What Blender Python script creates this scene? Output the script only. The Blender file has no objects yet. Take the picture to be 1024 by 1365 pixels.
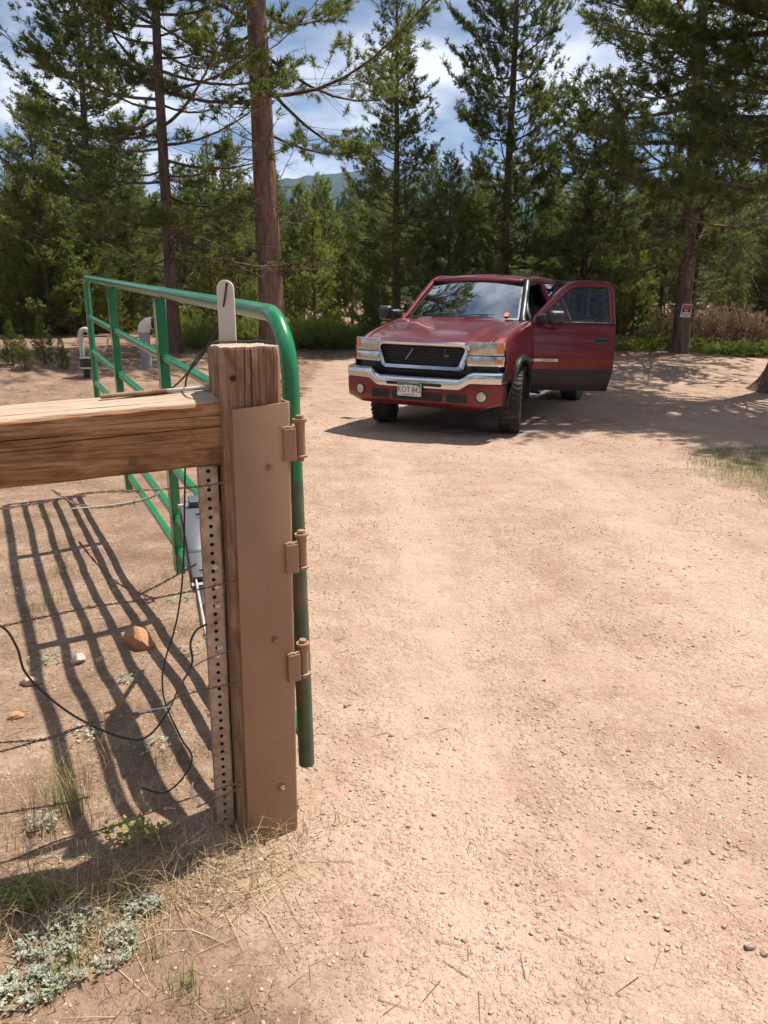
import bpy, bmesh, math, random
import numpy as np
from mathutils import Vector, Matrix

# ------------------------------------------------------------------ camera, sky, sun, exposure
sc = bpy.context.scene
col = sc.collection
F_PX, CX, CY, CAM_H, HORIZON = 1025.0, 512.0, 682.5, 1.56, 403.0
PITCH = math.atan((CY - HORIZON) / F_PX)
cam_data = bpy.data.cameras.new('camera')
cam_data.sensor_fit = 'HORIZONTAL'
cam_data.sensor_width = 36.0
cam_data.lens = 36.0 * F_PX / 1024.0
cam_data.clip_start = 0.05
cam_data.clip_end = 12000
cam = bpy.data.objects.new('camera', cam_data)
cam.location = (0, 0, CAM_H)
cam.rotation_euler = (math.pi / 2 - PITCH, 0, 0)
col.objects.link(cam)
sc.camera = cam

SUN_DIR = Vector((0.37, 0.27, 1.0)).normalized()          # towards the sun
SUN_EL = math.asin(SUN_DIR.z)
SUN_AZ = math.atan2(SUN_DIR.x, SUN_DIR.y)                 # from +Y towards +X

world = bpy.data.worlds.new('World')
sc.world = world
world.use_nodes = True
wn, wl = world.node_tree.nodes, world.node_tree.links
wn.clear()
w_out = wn.new('ShaderNodeOutputWorld')
w_bg = wn.new('ShaderNodeBackground')
w_bg.inputs['Strength'].default_value = 0.05
sky = wn.new('ShaderNodeTexSky')
sky.sky_type = 'NISHITA'
sky.sun_disc = False
sky.sun_elevation = SUN_EL
sky.sun_rotation = SUN_AZ
sky.altitude = 2500
sky.air_density = 1.0
sky.dust_density = 0.6
sky.ozone_density = 1.5
# drifting cumulus, the same in every direction of the sky
w_tc = wn.new('ShaderNodeTexCoord')
w_sep = wn.new('ShaderNodeSeparateXYZ')
wl.new(w_tc.outputs['Generated'], w_sep.inputs[0])
w_zc = wn.new('ShaderNodeMath'); w_zc.operation = 'MAXIMUM'; w_zc.inputs[1].default_value = 0.0
wl.new(w_sep.outputs['Z'], w_zc.inputs[0])
w_za = wn.new('ShaderNodeMath'); w_za.operation = 'ADD'; w_za.inputs[1].default_value = 0.22
wl.new(w_zc.outputs[0], w_za.inputs[0])
w_div = wn.new('ShaderNodeVectorMath'); w_div.operation = 'DIVIDE'
w_cmb = wn.new('ShaderNodeCombineXYZ')
for k in range(3):
    wl.new(w_za.outputs[0], w_cmb.inputs[k])
wl.new(w_tc.outputs['Generated'], w_div.inputs[0])
wl.new(w_cmb.outputs[0], w_div.inputs[1])
w_map = wn.new('ShaderNodeMapping'); w_map.inputs['Location'].default_value = (3.1, 0.7, 0.4)
w_map.inputs['Scale'].default_value = (1.0, 1.0, 0.35)
wl.new(w_div.outputs[0], w_map.inputs['Vector'])
w_n = wn.new('ShaderNodeTexNoise')
w_n.inputs['Scale'].default_value = 1.7
w_n.inputs['Detail'].default_value = 6
w_n.inputs['Roughness'].default_value = 0.56
wl.new(w_map.outputs[0], w_n.inputs['Vector'])
w_r = wn.new('ShaderNodeValToRGB')
w_r.color_ramp.elements[0].position = 0.41
w_r.color_ramp.elements[1].position = 0.57
wl.new(w_n.outputs['Fac'], w_r.inputs['Fac'])
w_n2 = wn.new('ShaderNodeTexNoise')
w_n2.inputs['Scale'].default_value = 3.3
w_n2.inputs['Detail'].default_value = 3
wl.new(w_map.outputs[0], w_n2.inputs['Vector'])
w_r2 = wn.new('ShaderNodeValToRGB')
w_r2.color_ramp.elements[0].position = 0.35
w_r2.color_ramp.elements[0].color = (5.4, 6.2, 8.4, 1)
w_r2.color_ramp.elements[1].position = 0.62
w_r2.color_ramp.elements[1].color = (13.2, 13.5, 14.0, 1)
wl.new(w_n2.outputs['Fac'], w_r2.inputs['Fac'])
w_mix = wn.new('ShaderNodeMix'); w_mix.data_type = 'RGBA'
wl.new(w_r.outputs['Color'], w_mix.inputs['Factor'])
wl.new(sky.outputs['Color'], w_mix.inputs['A'])
wl.new(w_r2.outputs['Color'], w_mix.inputs['B'])
wl.new(w_mix.outputs['Result'], w_bg.inputs['Color'])
wl.new(w_bg.outputs[0], w_out.inputs['Surface'])

sun_data = bpy.data.lights.new('sun', 'SUN')
sun_data.energy = 5.0
sun_data.angle = math.radians(0.53)
sun_data.color = (1.0, 0.955, 0.88)
sun_obj = bpy.data.objects.new('sun', sun_data)
sun_obj.rotation_euler = SUN_DIR.to_track_quat('Z', 'Y').to_euler()
sun_obj.location = (20, 15, 60)
col.objects.link(sun_obj)

sc.view_settings.view_transform = 'Standard'
sc.view_settings.look = 'None'
sc.view_settings.exposure = 0.80
sc.view_settings.gamma = 1.0
sc.view_settings.use_curve_mapping = False
sc.render.engine = 'CYCLES'
sc.cycles.use_denoising = True
sc.cycles.max_bounces = 6
sc.cycles.diffuse_bounces = 2
sc.cycles.glossy_bounces = 3
sc.cycles.transmission_bounces = 2
sc.cycles.use_adaptive_sampling = True
sc.cycles.adaptive_threshold = 0.025
sc.cycles.transparent_max_bounces = 8
sc.cycles.sample_clamp_indirect = 6.0
sc.cycles.caustics_reflective = False
sc.cycles.caustics_refractive = False

# ------------------------------------------------------------------ pixel rays (photograph 1024 x 1365)
SP, CP = math.sin(PITCH), math.cos(PITCH)
CAM = np.array([0, 0, CAM_H])
def ray(x, y):
    a, b = (x - CX) / F_PX, -(y - CY) / F_PX
    return np.array([a, CP + b * SP, -SP + b * CP])
def at_y(x, y, Y):
    r = ray(x, y)
    return CAM + r * (Y / r[1])
def at_plane(x, y, p0, n):
    r = ray(x, y)
    return CAM + r * (np.dot(np.array(p0) - CAM, n) / np.dot(r, n))

# ------------------------------------------------------------------ noise and terrain
def _hash(ix, iy, seed):
    h = (ix.astype(np.int64) * 374761393 + iy.astype(np.int64) * 668265263 + seed * 974634777) & 0xFFFFFFFF
    h = ((h ^ (h >> 13)) * 1274126177) & 0xFFFFFFFF
    return ((h ^ (h >> 16)) & 0xFFFF) / 65535.0
def vnoise(x, y, seed=0):
    x = np.asarray(x, float); y = np.asarray(y, float)
    ix, iy = np.floor(x), np.floor(y)
    fx, fy = x - ix, y - iy
    fx = fx * fx * (3 - 2 * fx); fy = fy * fy * (3 - 2 * fy)
    a = _hash(ix, iy, seed); b = _hash(ix + 1, iy, seed)
    c = _hash(ix, iy + 1, seed); d = _hash(ix + 1, iy + 1, seed)
    return (a * (1 - fx) + b * fx) * (1 - fy) + (c * (1 - fx) + d * fx) * fy
def fbm(x, y, seed=0, octv=4, rough=0.5):
    s, amp, tot = 0, 1.0, 0
    for k in range(octv):
        s = s + amp * (vnoise(x * 2 ** k, y * 2 ** k, seed + k) - 0.5)
        tot += amp
        amp *= rough
    return s / tot
def sstep(a, b, x):
    t = np.clip((np.asarray(x, float) - a) / (b - a), 0, 1)
    return t * t * (3 - 2 * t)

TRUCK_POS = (0.80, 10.02)
TRUCK_YAW = 0.4426
TRUCK_ROLL = math.radians(1.1)
def road_mask(x, y):
    """1 on the bare driven dirt, 0 on litter, grass and forest floor."""
    wob = 0.9 * fbm(x * 0.35, y * 0.35, 11, 3)
    left = sstep(-0.75, -0.15, x + 0.35 * fbm(x * 1.3, y * 1.3, 5, 3) + 0.9 * sstep(3, 9, y) + 0.45 * sstep(2.1, 1.3, y) * -1)
    right = 1 - sstep(2.9, 3.8, x + wob - 0.0 * y + 14 * sstep(8.3, 9.6, y) * -1)
    back = 1 - sstep(17.5, 20.0, y + wob * 1.5)
    side = 1 - sstep(10.5, 14.0, x + wob) * sstep(10, 16, y)
    return left * right * back * side
def track(x, y):
    """compacted wheel lanes of the drive"""
    x = np.asarray(x, float); y = np.asarray(y, float)
    xc = 0.95 + 0.25 * np.sin(y * 0.33) - 0.02 * y
    w = 0.26 + 0.1 * fbm(x * 0.8, y * 0.8, 140, 2)
    return (np.exp(-((x - xc - 0.82) / w) ** 2) + np.exp(-((x - xc + 0.82) / w) ** 2)) * sstep(-3, 0, y) * (1 - sstep(11, 16, y))
def terrain(x, y):
    x = np.asarray(x, float); y = np.asarray(y, float)
    z = 0.075 * (np.sqrt((np.clip(y, -5, 60) - 14.6) ** 2 + 1.2) + np.clip(y, -5, 60) - 14.6) * 0.5
    z = z - 0.045 * (np.sqrt((np.clip(y, -5, 60) - 20.5) ** 2 + 1.2) + np.clip(y, -5, 60) - 20.5) * 0.5
    wl_ = sstep(-1.2, -4.2, x)
    z = z + wl_ * 0.46 * sstep(7.0, 13.0, y) * (1 - 0.5 * sstep(16, 24, y))
    z = z + 0.34 * np.exp(-(((x + 7.6) / 2.0) ** 2 + ((y - 12.6) / 1.4) ** 2))
    z = z - 0.07 * sstep(-0.7, -1.6, x) * sstep(2.3, 3.2, y) * sstep(9, 6.5, y)
    # low berm under the fence line
    dist = np.abs((x + 0.42) * math.sin(math.radians(19)) * -1 + (y - 2.0) * math.cos(math.radians(19)))
    z = z + 0.05 * np.exp(-(dist / 0.22) ** 2) * sstep(-0.32, -0.52, x) * sstep(-6, -4, x)
    # slight cross fall where the truck stands
    c, s = math.cos(TRUCK_YAW), math.sin(TRUCK_YAW)
    dx, dy = x - TRUCK_POS[0], y - TRUCK_POS[1]
    lx, ly = dx * c - dy * s, dx * s + dy * c
    wgt = np.exp(-(lx / 2.2) ** 4 - ((ly - 1.8) / 3.6) ** 4)
    z = z - np.tan(TRUCK_ROLL) * lx * wgt
    rm = road_mask(x, y)
    amp = 0.010 * rm + 0.035 * (1 - rm)
    near = sstep(90, 30, np.hypot(x, y))
    z = z - 0.012 * track(x, y)
    z = z + near * amp * 2 * fbm(x * 1.1, y * 1.1, 3, 4) + near * 0.006 * fbm(x * 7, y * 7, 8, 3)
    # far ground: dips to a valley
    r = np.hypot(x, y)
    z = z - 9 * sstep(60, 170, r)
    return z
def tz(x, y):
    return float(terrain(np.array([x]), np.array([y]))[0])
def ground_px(px, py):
    """terrain point seen at a pixel of the photograph"""
    r = ray(px, py)
    ts = np.concatenate([np.arange(0.8, 12, 0.02), np.arange(12, 70, 0.05)])
    pts = CAM[None] + r[None] * ts[:, None]
    d = pts[:, 2] - terrain(pts[:, 0], pts[:, 1])
    k = np.argmax(d < 0) if (d < 0).any() else len(ts) - 1
    return pts[k]

# ------------------------------------------------------------------ materials
def new_mat(name):
    m = bpy.data.materials.new(name)
    m.use_nodes = True
    nt = m.node_tree
    return m, nt.nodes, nt.links, nt.nodes['Principled BSDF']
def rgba(c):
    return (c[0], c[1], c[2], 1.0)
def tex_noise(n, l, vec, scale, detail=5, rough=0.55):
    t = n.new('ShaderNodeTexNoise')
    t.inputs['Scale'].default_value = scale
    t.inputs['Detail'].default_value = detail
    t.inputs['Roughness'].default_value = rough
    if vec is not None:
        l.new(vec, t.inputs['Vector'])
    return t.outputs['Fac']
def ramp(n, l, fac, stops):
    r = n.new('ShaderNodeValToRGB')
    e = r.color_ramp.elements
    while len(e) < len(stops):
        e.new(0.5)
    for k, (p, c) in enumerate(stops):
        e[k].position = p
        e[k].color = rgba(c) if not np.isscalar(c) else (c, c, c, 1)
    l.new(fac, r.inputs['Fac'])
    return r.outputs['Color']
def mixc(n, l, fac, a, b, mode='MIX'):
    m = n.new('ShaderNodeMix'); m.data_type = 'RGBA'; m.blend_type = mode
    for sock, val in (('Factor', fac), ('A', a), ('B', b)):
        s = m.inputs[sock]
        if isinstance(val, (int, float)):
            s.default_value = val
        elif isinstance(val, tuple):
            s.default_value = rgba(val)
        else:
            l.new(val, s)
    return m.outputs['Result']
def bump(n, l, height, strength, dist, bsdf, prev=None):
    b = n.new('ShaderNodeBump')
    b.inputs['Strength'].default_value = strength
    b.inputs['Distance'].default_value = dist
    l.new(height, b.inputs['Height'])
    if prev is not None:
        l.new(prev, b.inputs['Normal'])
    if bsdf is not None:
        l.new(b.outputs[0], bsdf.inputs['Normal'])
    return b.outputs[0]
def coords(n, l, kind='Object', scale=(1, 1, 1), rot=(0, 0, 0)):
    t = n.new('ShaderNodeTexCoord')
    m = n.new('ShaderNodeMapping')
    m.inputs['Scale'].default_value = scale
    m.inputs['Rotation'].default_value = rot
    l.new(t.outputs[kind], m.inputs['Vector'])
    return m.outputs[0]
def attr(n, name):
    a = n.new('ShaderNodeAttribute'); a.attribute_name = name
    return a
def simple(name, c, rough=0.6, metal=0.0, var=0.15, scale=6.0, bmp=0.0, coat=0.0, spec=0.5, kind='Object', dirt=None):
    m, n, l, b = new_mat(name)
    v = coords(n, l, kind)
    f = tex_noise(n, l, v, scale, 6)
    d = tuple(max(0, q * (1 - var)) for q in c)
    u = tuple(min(1, q * (1 + var)) for q in c)
    cc = ramp(n, l, f, [(0.3, d), (0.7, u)])
    if dirt:
        f2 = tex_noise(n, l, v, scale * 0.7, 8, 0.65)
        cc = mixc(n, l, ramp(n, l, f2, [(dirt[1], 0.0), (dirt[1] + 0.15, dirt[2])]), cc, dirt[0])
    l.new(cc, b.inputs['Base Color'])
    b.inputs['Roughness'].default_value = rough
    b.inputs['Metallic'].default_value = metal
    b.inputs['Coat Weight'].default_value = coat
    b.inputs['Coat Roughness'].default_value = 0.06
    b.inputs['Specular IOR Level'].default_value = spec
    if bmp:
        bump(n, l, tex_noise(n, l, v, scale * 5, 5), bmp, 0.002, b)
    return m

MAT = {}
def build_materials():
    # --- dirt
    m, n, l, b = new_mat('dirt')
    g = n.new('ShaderNodeNewGeometry')
    P = g.outputs['Position']
    big = tex_noise(n, l, P, 0.7, 3)
    mid = tex_noise(n, l, P, 3.4, 5, 0.62)
    fine = tex_noise(n, l, P, 30.0, 5, 0.75)
    road = ramp(n, l, big, [(0.28, (0.275, 0.178, 0.123)), (0.5, (0.335, 0.224, 0.161)), (0.72, (0.39, 0.272, 0.202))])
    road = mixc(n, l, ramp(n, l, mid, [(0.40, 0.0), (0.68, 0.6)]), road, (0.42, 0.297, 0.222))
    road = mixc(n, l, ramp(n, l, mid, [(0.30, 0.45), (0.46, 0.0)]), road, (0.28, 0.165, 0.105))
    road = mixc(n, l, ramp(n, l, fine, [(0.30, 0.45), (0.46, 0.0)]), road, (0.23, 0.125, 0.078))
    road = mixc(n, l, ramp(n, l, fine, [(0.56, 0.0), (0.72, 0.6)]), road, (0.56, 0.42, 0.32))
    duff = ramp(n, l, mid, [(0.25, (0.15, 0.088, 0.06)), (0.55, (0.27, 0.178, 0.122)), (0.8, (0.38, 0.272, 0.20))])
    duff = mixc(n, l, ramp(n, l, fine, [(0.30, 0.65), (0.55, 0.0)]), duff, (0.12, 0.065, 0.04))
    a = attr(n, 'mask')
    jit = n.new('ShaderNodeMath'); jit.operation = 'MULTIPLY_ADD'
    jit.inputs[1].default_value = 0.9; jit.inputs[2].default_value = -0.45
    l.new(mid, jit.inputs[0])
    ad = n.new('ShaderNodeMath'); ad.operation = 'ADD'
    l.new(a.outputs['Fac'], ad.inputs[0]); l.new(jit.outputs[0], ad.inputs[1])
    f = ramp(n, l, ad.outputs[0], [(0.2, 0.0), (0.75, 1.0)])
    c = mixc(n, l, f, duff, road)
    vor = n.new('ShaderNodeTexVoronoi'); vor.inputs['Scale'].default_value = 60
    l.new(P, vor.inputs['Vector'])
    spk = ramp(n, l, vor.outputs['Distance'], [(0.12, 0.5), (0.32, 0.0)])
    sc2 = n.new('ShaderNodeSeparateColor'); l.new(vor.outputs['Color'], sc2.inputs[0])
    gate = ramp(n, l, sc2.outputs[0], [(0.70, 0.0), (0.74, 1.0)])
    k = n.new('ShaderNodeMath'); k.operation = 'MULTIPLY'
    l.new(spk, k.inputs[0]); l.new(gate, k.inputs[1])
    c = mixc(n, l, k.outputs[0], c, ramp(n, l, sc2.outputs[1], [(0.3, (0.24, 0.13, 0.085)), (0.7, (0.62, 0.50, 0.40))]))
    tk = attr(n, 'track')
    tj = n.new('ShaderNodeMath'); tj.operation = 'MULTIPLY'
    l.new(tk.outputs['Fac'], tj.inputs[0]); l.new(ramp(n, l, mid, [(0.3, 0.25), (0.65, 0.75)]), tj.inputs[1])
    c = mixc(n, l, tj.outputs[0], c, (0.42, 0.302, 0.226))
    l.new(c, b.inputs['Base Color'])
    b.inputs['Roughness'].default_value = 0.95
    b.inputs['Specular IOR Level'].default_value = 0.15
    def grains(scale):
        vg = n.new('ShaderNodeTexVoronoi'); vg.inputs['Scale'].default_value = scale
        vg.inputs['Randomness'].default_value = 1.0
        l.new(P, vg.inputs['Vector'])
        sg = n.new('ShaderNodeSeparateColor'); l.new(vg.outputs['Color'], sg.inputs[0])
        iv = n.new('ShaderNodeMath'); iv.operation = 'SUBTRACT'; iv.inputs[0].default_value = 0.62; iv.use_clamp = True
        l.new(vg.outputs['Distance'], iv.inputs[1])
        mu = n.new('ShaderNodeMath'); mu.operation = 'MULTIPLY'
        l.new(iv.outputs[0], mu.inputs[0]); l.new(sg.outputs[2], mu.inputs[1])
        return mu.outputs[0]
    n1 = bump(n, l, tex_noise(n, l, P, 7, 4, 0.55), 0.7, 0.05, None)
    n2 = bump(n, l, grains(55), 0.9, 0.014, None, n1)
    bump(n, l, grains(160), 0.9, 0.008, b, n2)
    MAT['dirt'] = m
    # --- stones
    m, n, l, b = new_mat('stone')
    g = n.new('ShaderNodeNewGeometry')
    rnd = attr(n, 'tone')
    c = ramp(n, l, rnd.outputs['Fac'], [(0.0, (0.17, 0.095, 0.065)), (0.3, (0.34, 0.21, 0.13)), (0.7, (0.44, 0.31, 0.22)), (1.0, (0.56, 0.47, 0.40))])
    nz = tex_noise(n, l, g.outputs['Position'], 60, 6)
    c = mixc(n, l, 0.45, c, ramp(n, l, nz, [(0.3, (0.25, 0.15, 0.10)), (0.7, (0.58, 0.43, 0.32))]))
    l.new(c, b.inputs['Base Color'])
    b.inputs['Roughness'].default_value = 0.9
    bump(n, l, nz, 0.5, 0.004, b)
    MAT['stone'] = m
    # --- needles
    def needles(name, ca, cb, cc, trans=0.35):
        m, n, l, b = new_mat(name)
        t = attr(n, 'tone')
        oi = n.new('ShaderNodeObjectInfo')
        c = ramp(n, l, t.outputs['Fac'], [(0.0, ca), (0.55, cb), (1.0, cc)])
        hs = n.new('ShaderNodeHueSaturation')
        mr = n.new('ShaderNodeMapRange')
        l.new(oi.outputs['Random'], mr.inputs[0])
        mr.inputs[3].default_value = 0.82; mr.inputs[4].default_value = 1.18
        l.new(mr.outputs[0], hs.inputs['Value'])
        mr2 = n.new('ShaderNodeMapRange')
        l.new(oi.outputs['Random'], mr2.inputs[0])
        mr2.inputs[3].default_value = 0.515; mr2.inputs[4].default_value = 0.49
        l.new(mr2.outputs[0], hs.inputs['Hue'])
        l.new(c, hs.inputs['Color'])
        c = hs.outputs['Color']
        n.remove(b)
        b = n.new('ShaderNodeBsdfDiffuse')
        l.new(c, b.inputs['Color'])
        tr = n.new('ShaderNodeBsdfTranslucent')
        l.new(mixc(n, l, 0.5, c, (0.30, 0.35, 0.07), 'MIX'), tr.inputs['Color'])
        mx = n.new('ShaderNodeMixShader'); mx.inputs[0].default_value = trans
        l.new(b.outputs[0], mx.inputs[1]); l.new(tr.outputs[0], mx.inputs[2])
        l.new(mx.outputs[0], n['Material Output'].inputs['Surface'])
        return m
    MAT['needles'] = needles('pine_needles', (0.062, 0.080, 0.028), (0.180, 0.205, 0.066), (0.36, 0.37, 0.125), 0.42)
    MAT['needles_dark'] = needles('dark_pine_needles', (0.040, 0.055, 0.022), (0.120, 0.142, 0.050), (0.27, 0.28, 0.10), 0.40)
    MAT['juniper'] = needles('juniper_leaves', (0.08, 0.11, 0.025), (0.20, 0.24, 0.055), (0.36, 0.39, 0.10), 0.45)
    MAT['young'] = needles('young_needles', (0.09, 0.115, 0.022), (0.23, 0.255, 0.055), (0.40, 0.40, 0.11), 0.45)
    MAT['red_leaf'] = needles('rust_leaves', (0.14, 0.07, 0.055), (0.27, 0.145, 0.115), (0.38, 0.25, 0.20), 0.2)
    MAT['grass'] = needles('grass_blades', (0.10, 0.15, 0.03), (0.22, 0.28, 0.07), (0.36, 0.36, 0.14), 0.35)
    MAT['straw'] = needles('straw_blades', (0.22, 0.13, 0.07), (0.45, 0.31, 0.18), (0.66, 0.52, 0.34), 0.2)
    MAT['silver'] = needles('silver_leaves', (0.20, 0.215, 0.15), (0.34, 0.355, 0.27), (0.50, 0.505, 0.42), 0.1)
    MAT['litter'] = needles('litter', (0.13, 0.075, 0.05), (0.29, 0.18, 0.11), (0.50, 0.36, 0.25), 0.05)
    # --- bark
    def bark(name, ca, cb, cc):
        m, n, l, b = new_mat(name)
        v = coords(n, l, 'Object', (1, 1, 0.22))
        f = tex_noise(n, l, v, 11, 8, 0.65)
        c = ramp(n, l, f, [(0.30, ca), (0.5, cb), (0.72, cc)])
        l.new(c, b.inputs['Base Color'])
        b.inputs['Roughness'].default_value = 0.95
        b.inputs['Specular IOR Level'].default_value = 0.1
        vo = n.new('ShaderNodeTexVoronoi'); vo.inputs['Scale'].default_value = 16
        l.new(v, vo.inputs['Vector'])
        n1 = bump(n, l, vo.outputs['Distance'], 0.8, 0.03, None)
        bump(n, l, f, 0.9, 0.04, b, n1)
        return m
    MAT['bark_red'] = bark('red_pine_bark', (0.11, 0.065, 0.048), (0.25, 0.145, 0.105), (0.36, 0.235, 0.18))
    MAT['bark'] = bark('grey_brown_bark', (0.050, 0.036, 0.028), (0.13, 0.092, 0.070), (0.23, 0.17, 0.135))
    # --- timber
    def timber(name, along, ca, cb, cc, stain):
        m, n, l, b = new_mat(name)
        s = [9, 9, 9]; s[along] = 0.55
        v = coords(n, l, 'UV' if along == 3 else 'Object', tuple(s))
        warp = tex_noise(n, l, coords(n, l, 'Object', (2, 2, 2)), 1.2, 3)
        va = n.new('ShaderNodeVectorMath'); va.operation = 'ADD'
        l.new(v, va.inputs[0]); l.new(warp, va.inputs[1])
        f = tex_noise(n, l, va.outputs[0], 4.0, 9, 0.62)
        c = ramp(n, l, f, [(0.28, ca), (0.5, cb), (0.74, cc)])
        fs = [38, 38, 38]; fs[along] = 0.9
        f2 = tex_noise(n, l, coords(n, l, 'Object', tuple(fs)), 4.0, 4, 0.6)
        c = mixc(n, l, ramp(n, l, f2, [(0.36, 0.75), (0.50, 0.0)]), c, ca)
        big = tex_noise(n, l, coords(n, l, 'Object', (2.2, 2.2, 4.5)), 1.6, 5)
        c = mixc(n, l, ramp(n, l, big, [(0.52, 0.0), (0.66, 0.75)]), c, stain)
        # faces that lie open to the sky are sun-bleached
        ba = attr(n, 'bleach')
        bl = mixc(n, l, ramp(n, l, f2, [(0.36, 0.6), (0.52, 0.0)]), (0.43, 0.335, 0.25), (0.22, 0.13, 0.08))
        c = mixc(n, l, ramp(n, l, ba.outputs['Fac'], [(0.3, 0.0), (0.9, 0.85)]), c, bl)
        l.new(c, b.inputs['Base Color'])
        b.inputs['Roughness'].default_value = 0.85
        b.inputs['Specular IOR Level'].default_value = 0.2
        n1 = bump(n, l, f2, 0.7, 0.004, None)
        bump(n, l, f, 0.6, 0.005, b, n1)
        return m
    MAT['timber_post'] = timber('weathered_post_wood', 2, (0.13, 0.072, 0.042), (0.31, 0.19, 0.115), (0.46, 0.31, 0.20), (0.20, 0.10, 0.05))
    MAT['timber_rail'] = timber('weathered_rail_wood', 0, (0.15, 0.064, 0.027), (0.36, 0.185, 0.085), (0.52, 0.31, 0.175), (0.09, 0.032, 0.012))
    # --- paints, metals
    m, n, l, b = new_mat('brown_painted_steel')
    v = coords(n, l)
    f = tex_noise(n, l, v, 6, 5)
    c = ramp(n, l, f, [(0.3, (0.27, 0.150, 0.083)), (0.7, (0.325, 0.186, 0.107))])
    st = tex_noise(n, l, coords(n, l, 'Object', (30, 30, 1.6)), 3, 5, 0.6)
    c = mixc(n, l, ramp(n, l, st, [(0.55, 0.0), (0.78, 0.14)]), c, (0.38, 0.235, 0.145))
    ch = tex_noise(n, l, v, 55, 4, 0.7)
    c = mixc(n, l, ramp(n, l, ch, [(0.66, 0.0), (0.70, 0.8)]), c, (0.13, 0.055, 0.028))
    l.new(c, b.inputs['Base Color'])
    b.inputs['Roughness'].default_value = 0.5
    bump(n, l, ch, 0.12, 0.002, b)
    MAT['brown_steel'] = m
    MAT['green'] = simple('green_powder_coat', (0.004, 0.165, 0.052), 0.26, 0, 0.10, 4, 0.03, coat=0.4, dirt=((0.13, 0.22, 0.13), 0.56, 0.55))
    MAT['green_dull'] = simple('scuffed_green_tube', (0.06, 0.10, 0.055), 0.5, 0, 0.3, 7, 0.1, dirt=((0.19, 0.12, 0.075), 0.48, 0.85))
    MAT['galv'] = simple('galvanised_steel', (0.44, 0.34, 0.26), 0.5, 0.3, 0.28, 26, 0.2, dirt=((0.24, 0.13, 0.075), 0.50, 0.8))
    MAT['stone_orange'] = simple('orange_brown_rock', (0.36, 0.175, 0.085), 0.9, 0, 0.35, 9, 0.5)
    MAT['zinc'] = simple('zinc_steel', (0.55, 0.53, 0.50), 0.35, 0.8, 0.15, 30, 0.1)
    MAT['rust'] = simple('rusty_thread', (0.36, 0.22, 0.13), 0.6, 0.4, 0.3, 30, 0.3)
    MAT['wire'] = simple('rusty_wire', (0.17, 0.115, 0.09), 0.65, 0.4, 0.4, 40, 0.2)
    MAT['black'] = simple('black_rubber', (0.022, 0.020, 0.020), 0.55, 0, 0.3, 12, 0.1)
    MAT['tyre'] = simple('tyre_rubber', (0.035, 0.030, 0.027), 0.85, 0, 0.3, 10, 0.2, dirt=((0.17, 0.12, 0.085), 0.55, 0.6))
    MAT['white_plastic'] = simple('white_plastic', (0.66, 0.585, 0.51), 0.45, 0, 0.05, 4, 0.05, dirt=((0.5, 0.42, 0.35), 0.62, 0.4))
    MAT['pvc_light'] = simple('weathered_white_pvc', (0.42, 0.41, 0.39), 0.5, 0, 0.12, 5)
    MAT['pvc_grey'] = simple('grey_pvc', (0.27, 0.27, 0.30), 0.5, 0, 0.1, 5)
    MAT['grey_box'] = simple('grey_plastic', (0.075, 0.078, 0.092), 0.4, 0, 0.07, 5, 0.05)
    MAT['dark_box'] = simple('dark_grey_plastic', (0.075, 0.075, 0.085), 0.45, 0, 0.12, 5, 0.05)
    MAT['chrome'] = simple('chrome', (0.60, 0.60, 0.61), 0.16, 1.0, 0.05, 4, 0.0, dirt=((0.5, 0.43, 0.36), 0.6, 0.35))
    MAT['black_plastic'] = simple('black_plastic', (0.028, 0.028, 0.030), 0.42, 0, 0.2, 6, 0.05)
    MAT['cladding'] = simple('dark_door_cladding', (0.016, 0.013, 0.013), 0.5, 0, 0.2, 6, 0.05)
    MAT['void'] = simple('dark_mesh', (0.012, 0.012, 0.012), 0.7, 0, 0.2, 6)
    MAT['cloth'] = simple('dark_seat_cloth', (0.05, 0.045, 0.042), 0.95, 0, 0.2, 20)
    MAT['lens_amber'] = simple('amber_lens', (0.62, 0.20, 0.03), 0.2, 0, 0.1, 20, 0.1, coat=0.6)
    MAT['lens_clear'] = simple('aged_headlight_lens', (0.46, 0.43, 0.36), 0.12, 0.45, 0.18, 14, 0.12, coat=0.8)
    MAT['plate_white'] = simple('plate_white', (0.70, 0.66, 0.60), 0.5, 0, 0.05, 20)
    MAT['plate_green'] = simple('plate_green', (0.05, 0.10, 0.06), 0.5, 0, 0.1, 20)
    MAT['sign_red'] = simple('sign_red', (0.55, 0.075, 0.03), 0.5, 0, 0.08, 8)
    MAT['sign_black'] = simple('sign_black', (0.02, 0.02, 0.022), 0.5, 0, 0.1, 8)
    MAT['sign_white'] = simple('sign_white', (0.70, 0.64, 0.60), 0.5, 0, 0.06, 8)
    MAT['orange'] = simple('orange_strap', (0.75, 0.18, 0.03), 0.6, 0, 0.1, 8)
    # car paint
    m, n, l, b = new_mat('dark_red_car_paint')
    v = coords(n, l)
    dust = tex_noise(n, l, v, 3.2, 8, 0.6)
    c = mixc(n, l, ramp(n, l, dust, [(0.52, 0.0), (0.8, 0.10)]), (0.135, 0.003, 0.008), (0.30, 0.15, 0.09))
    l.new(c, b.inputs['Base Color'])
    b.inputs['Metallic'].default_value = 0.5
    b.inputs['Roughness'].default_value = 0.33
    b.inputs['Coat Weight'].default_value = 0.7
    b.inputs['Coat Roughness'].default_value = 0.07
    MAT['paint'] = m
    # car glass
    m, n, l, b = new_mat('car_glass')
    tr = n.new('ShaderNodeBsdfTransparent'); tr.inputs['Color'].default_value = (0.30, 0.36, 0.33, 1)
    gl = n.new('ShaderNodeBsdfGlossy'); gl.inputs['Roughness'].default_value = 0.015
    gl.inputs['Color'].default_value = (0.92, 0.97, 1.0, 1)
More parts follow.
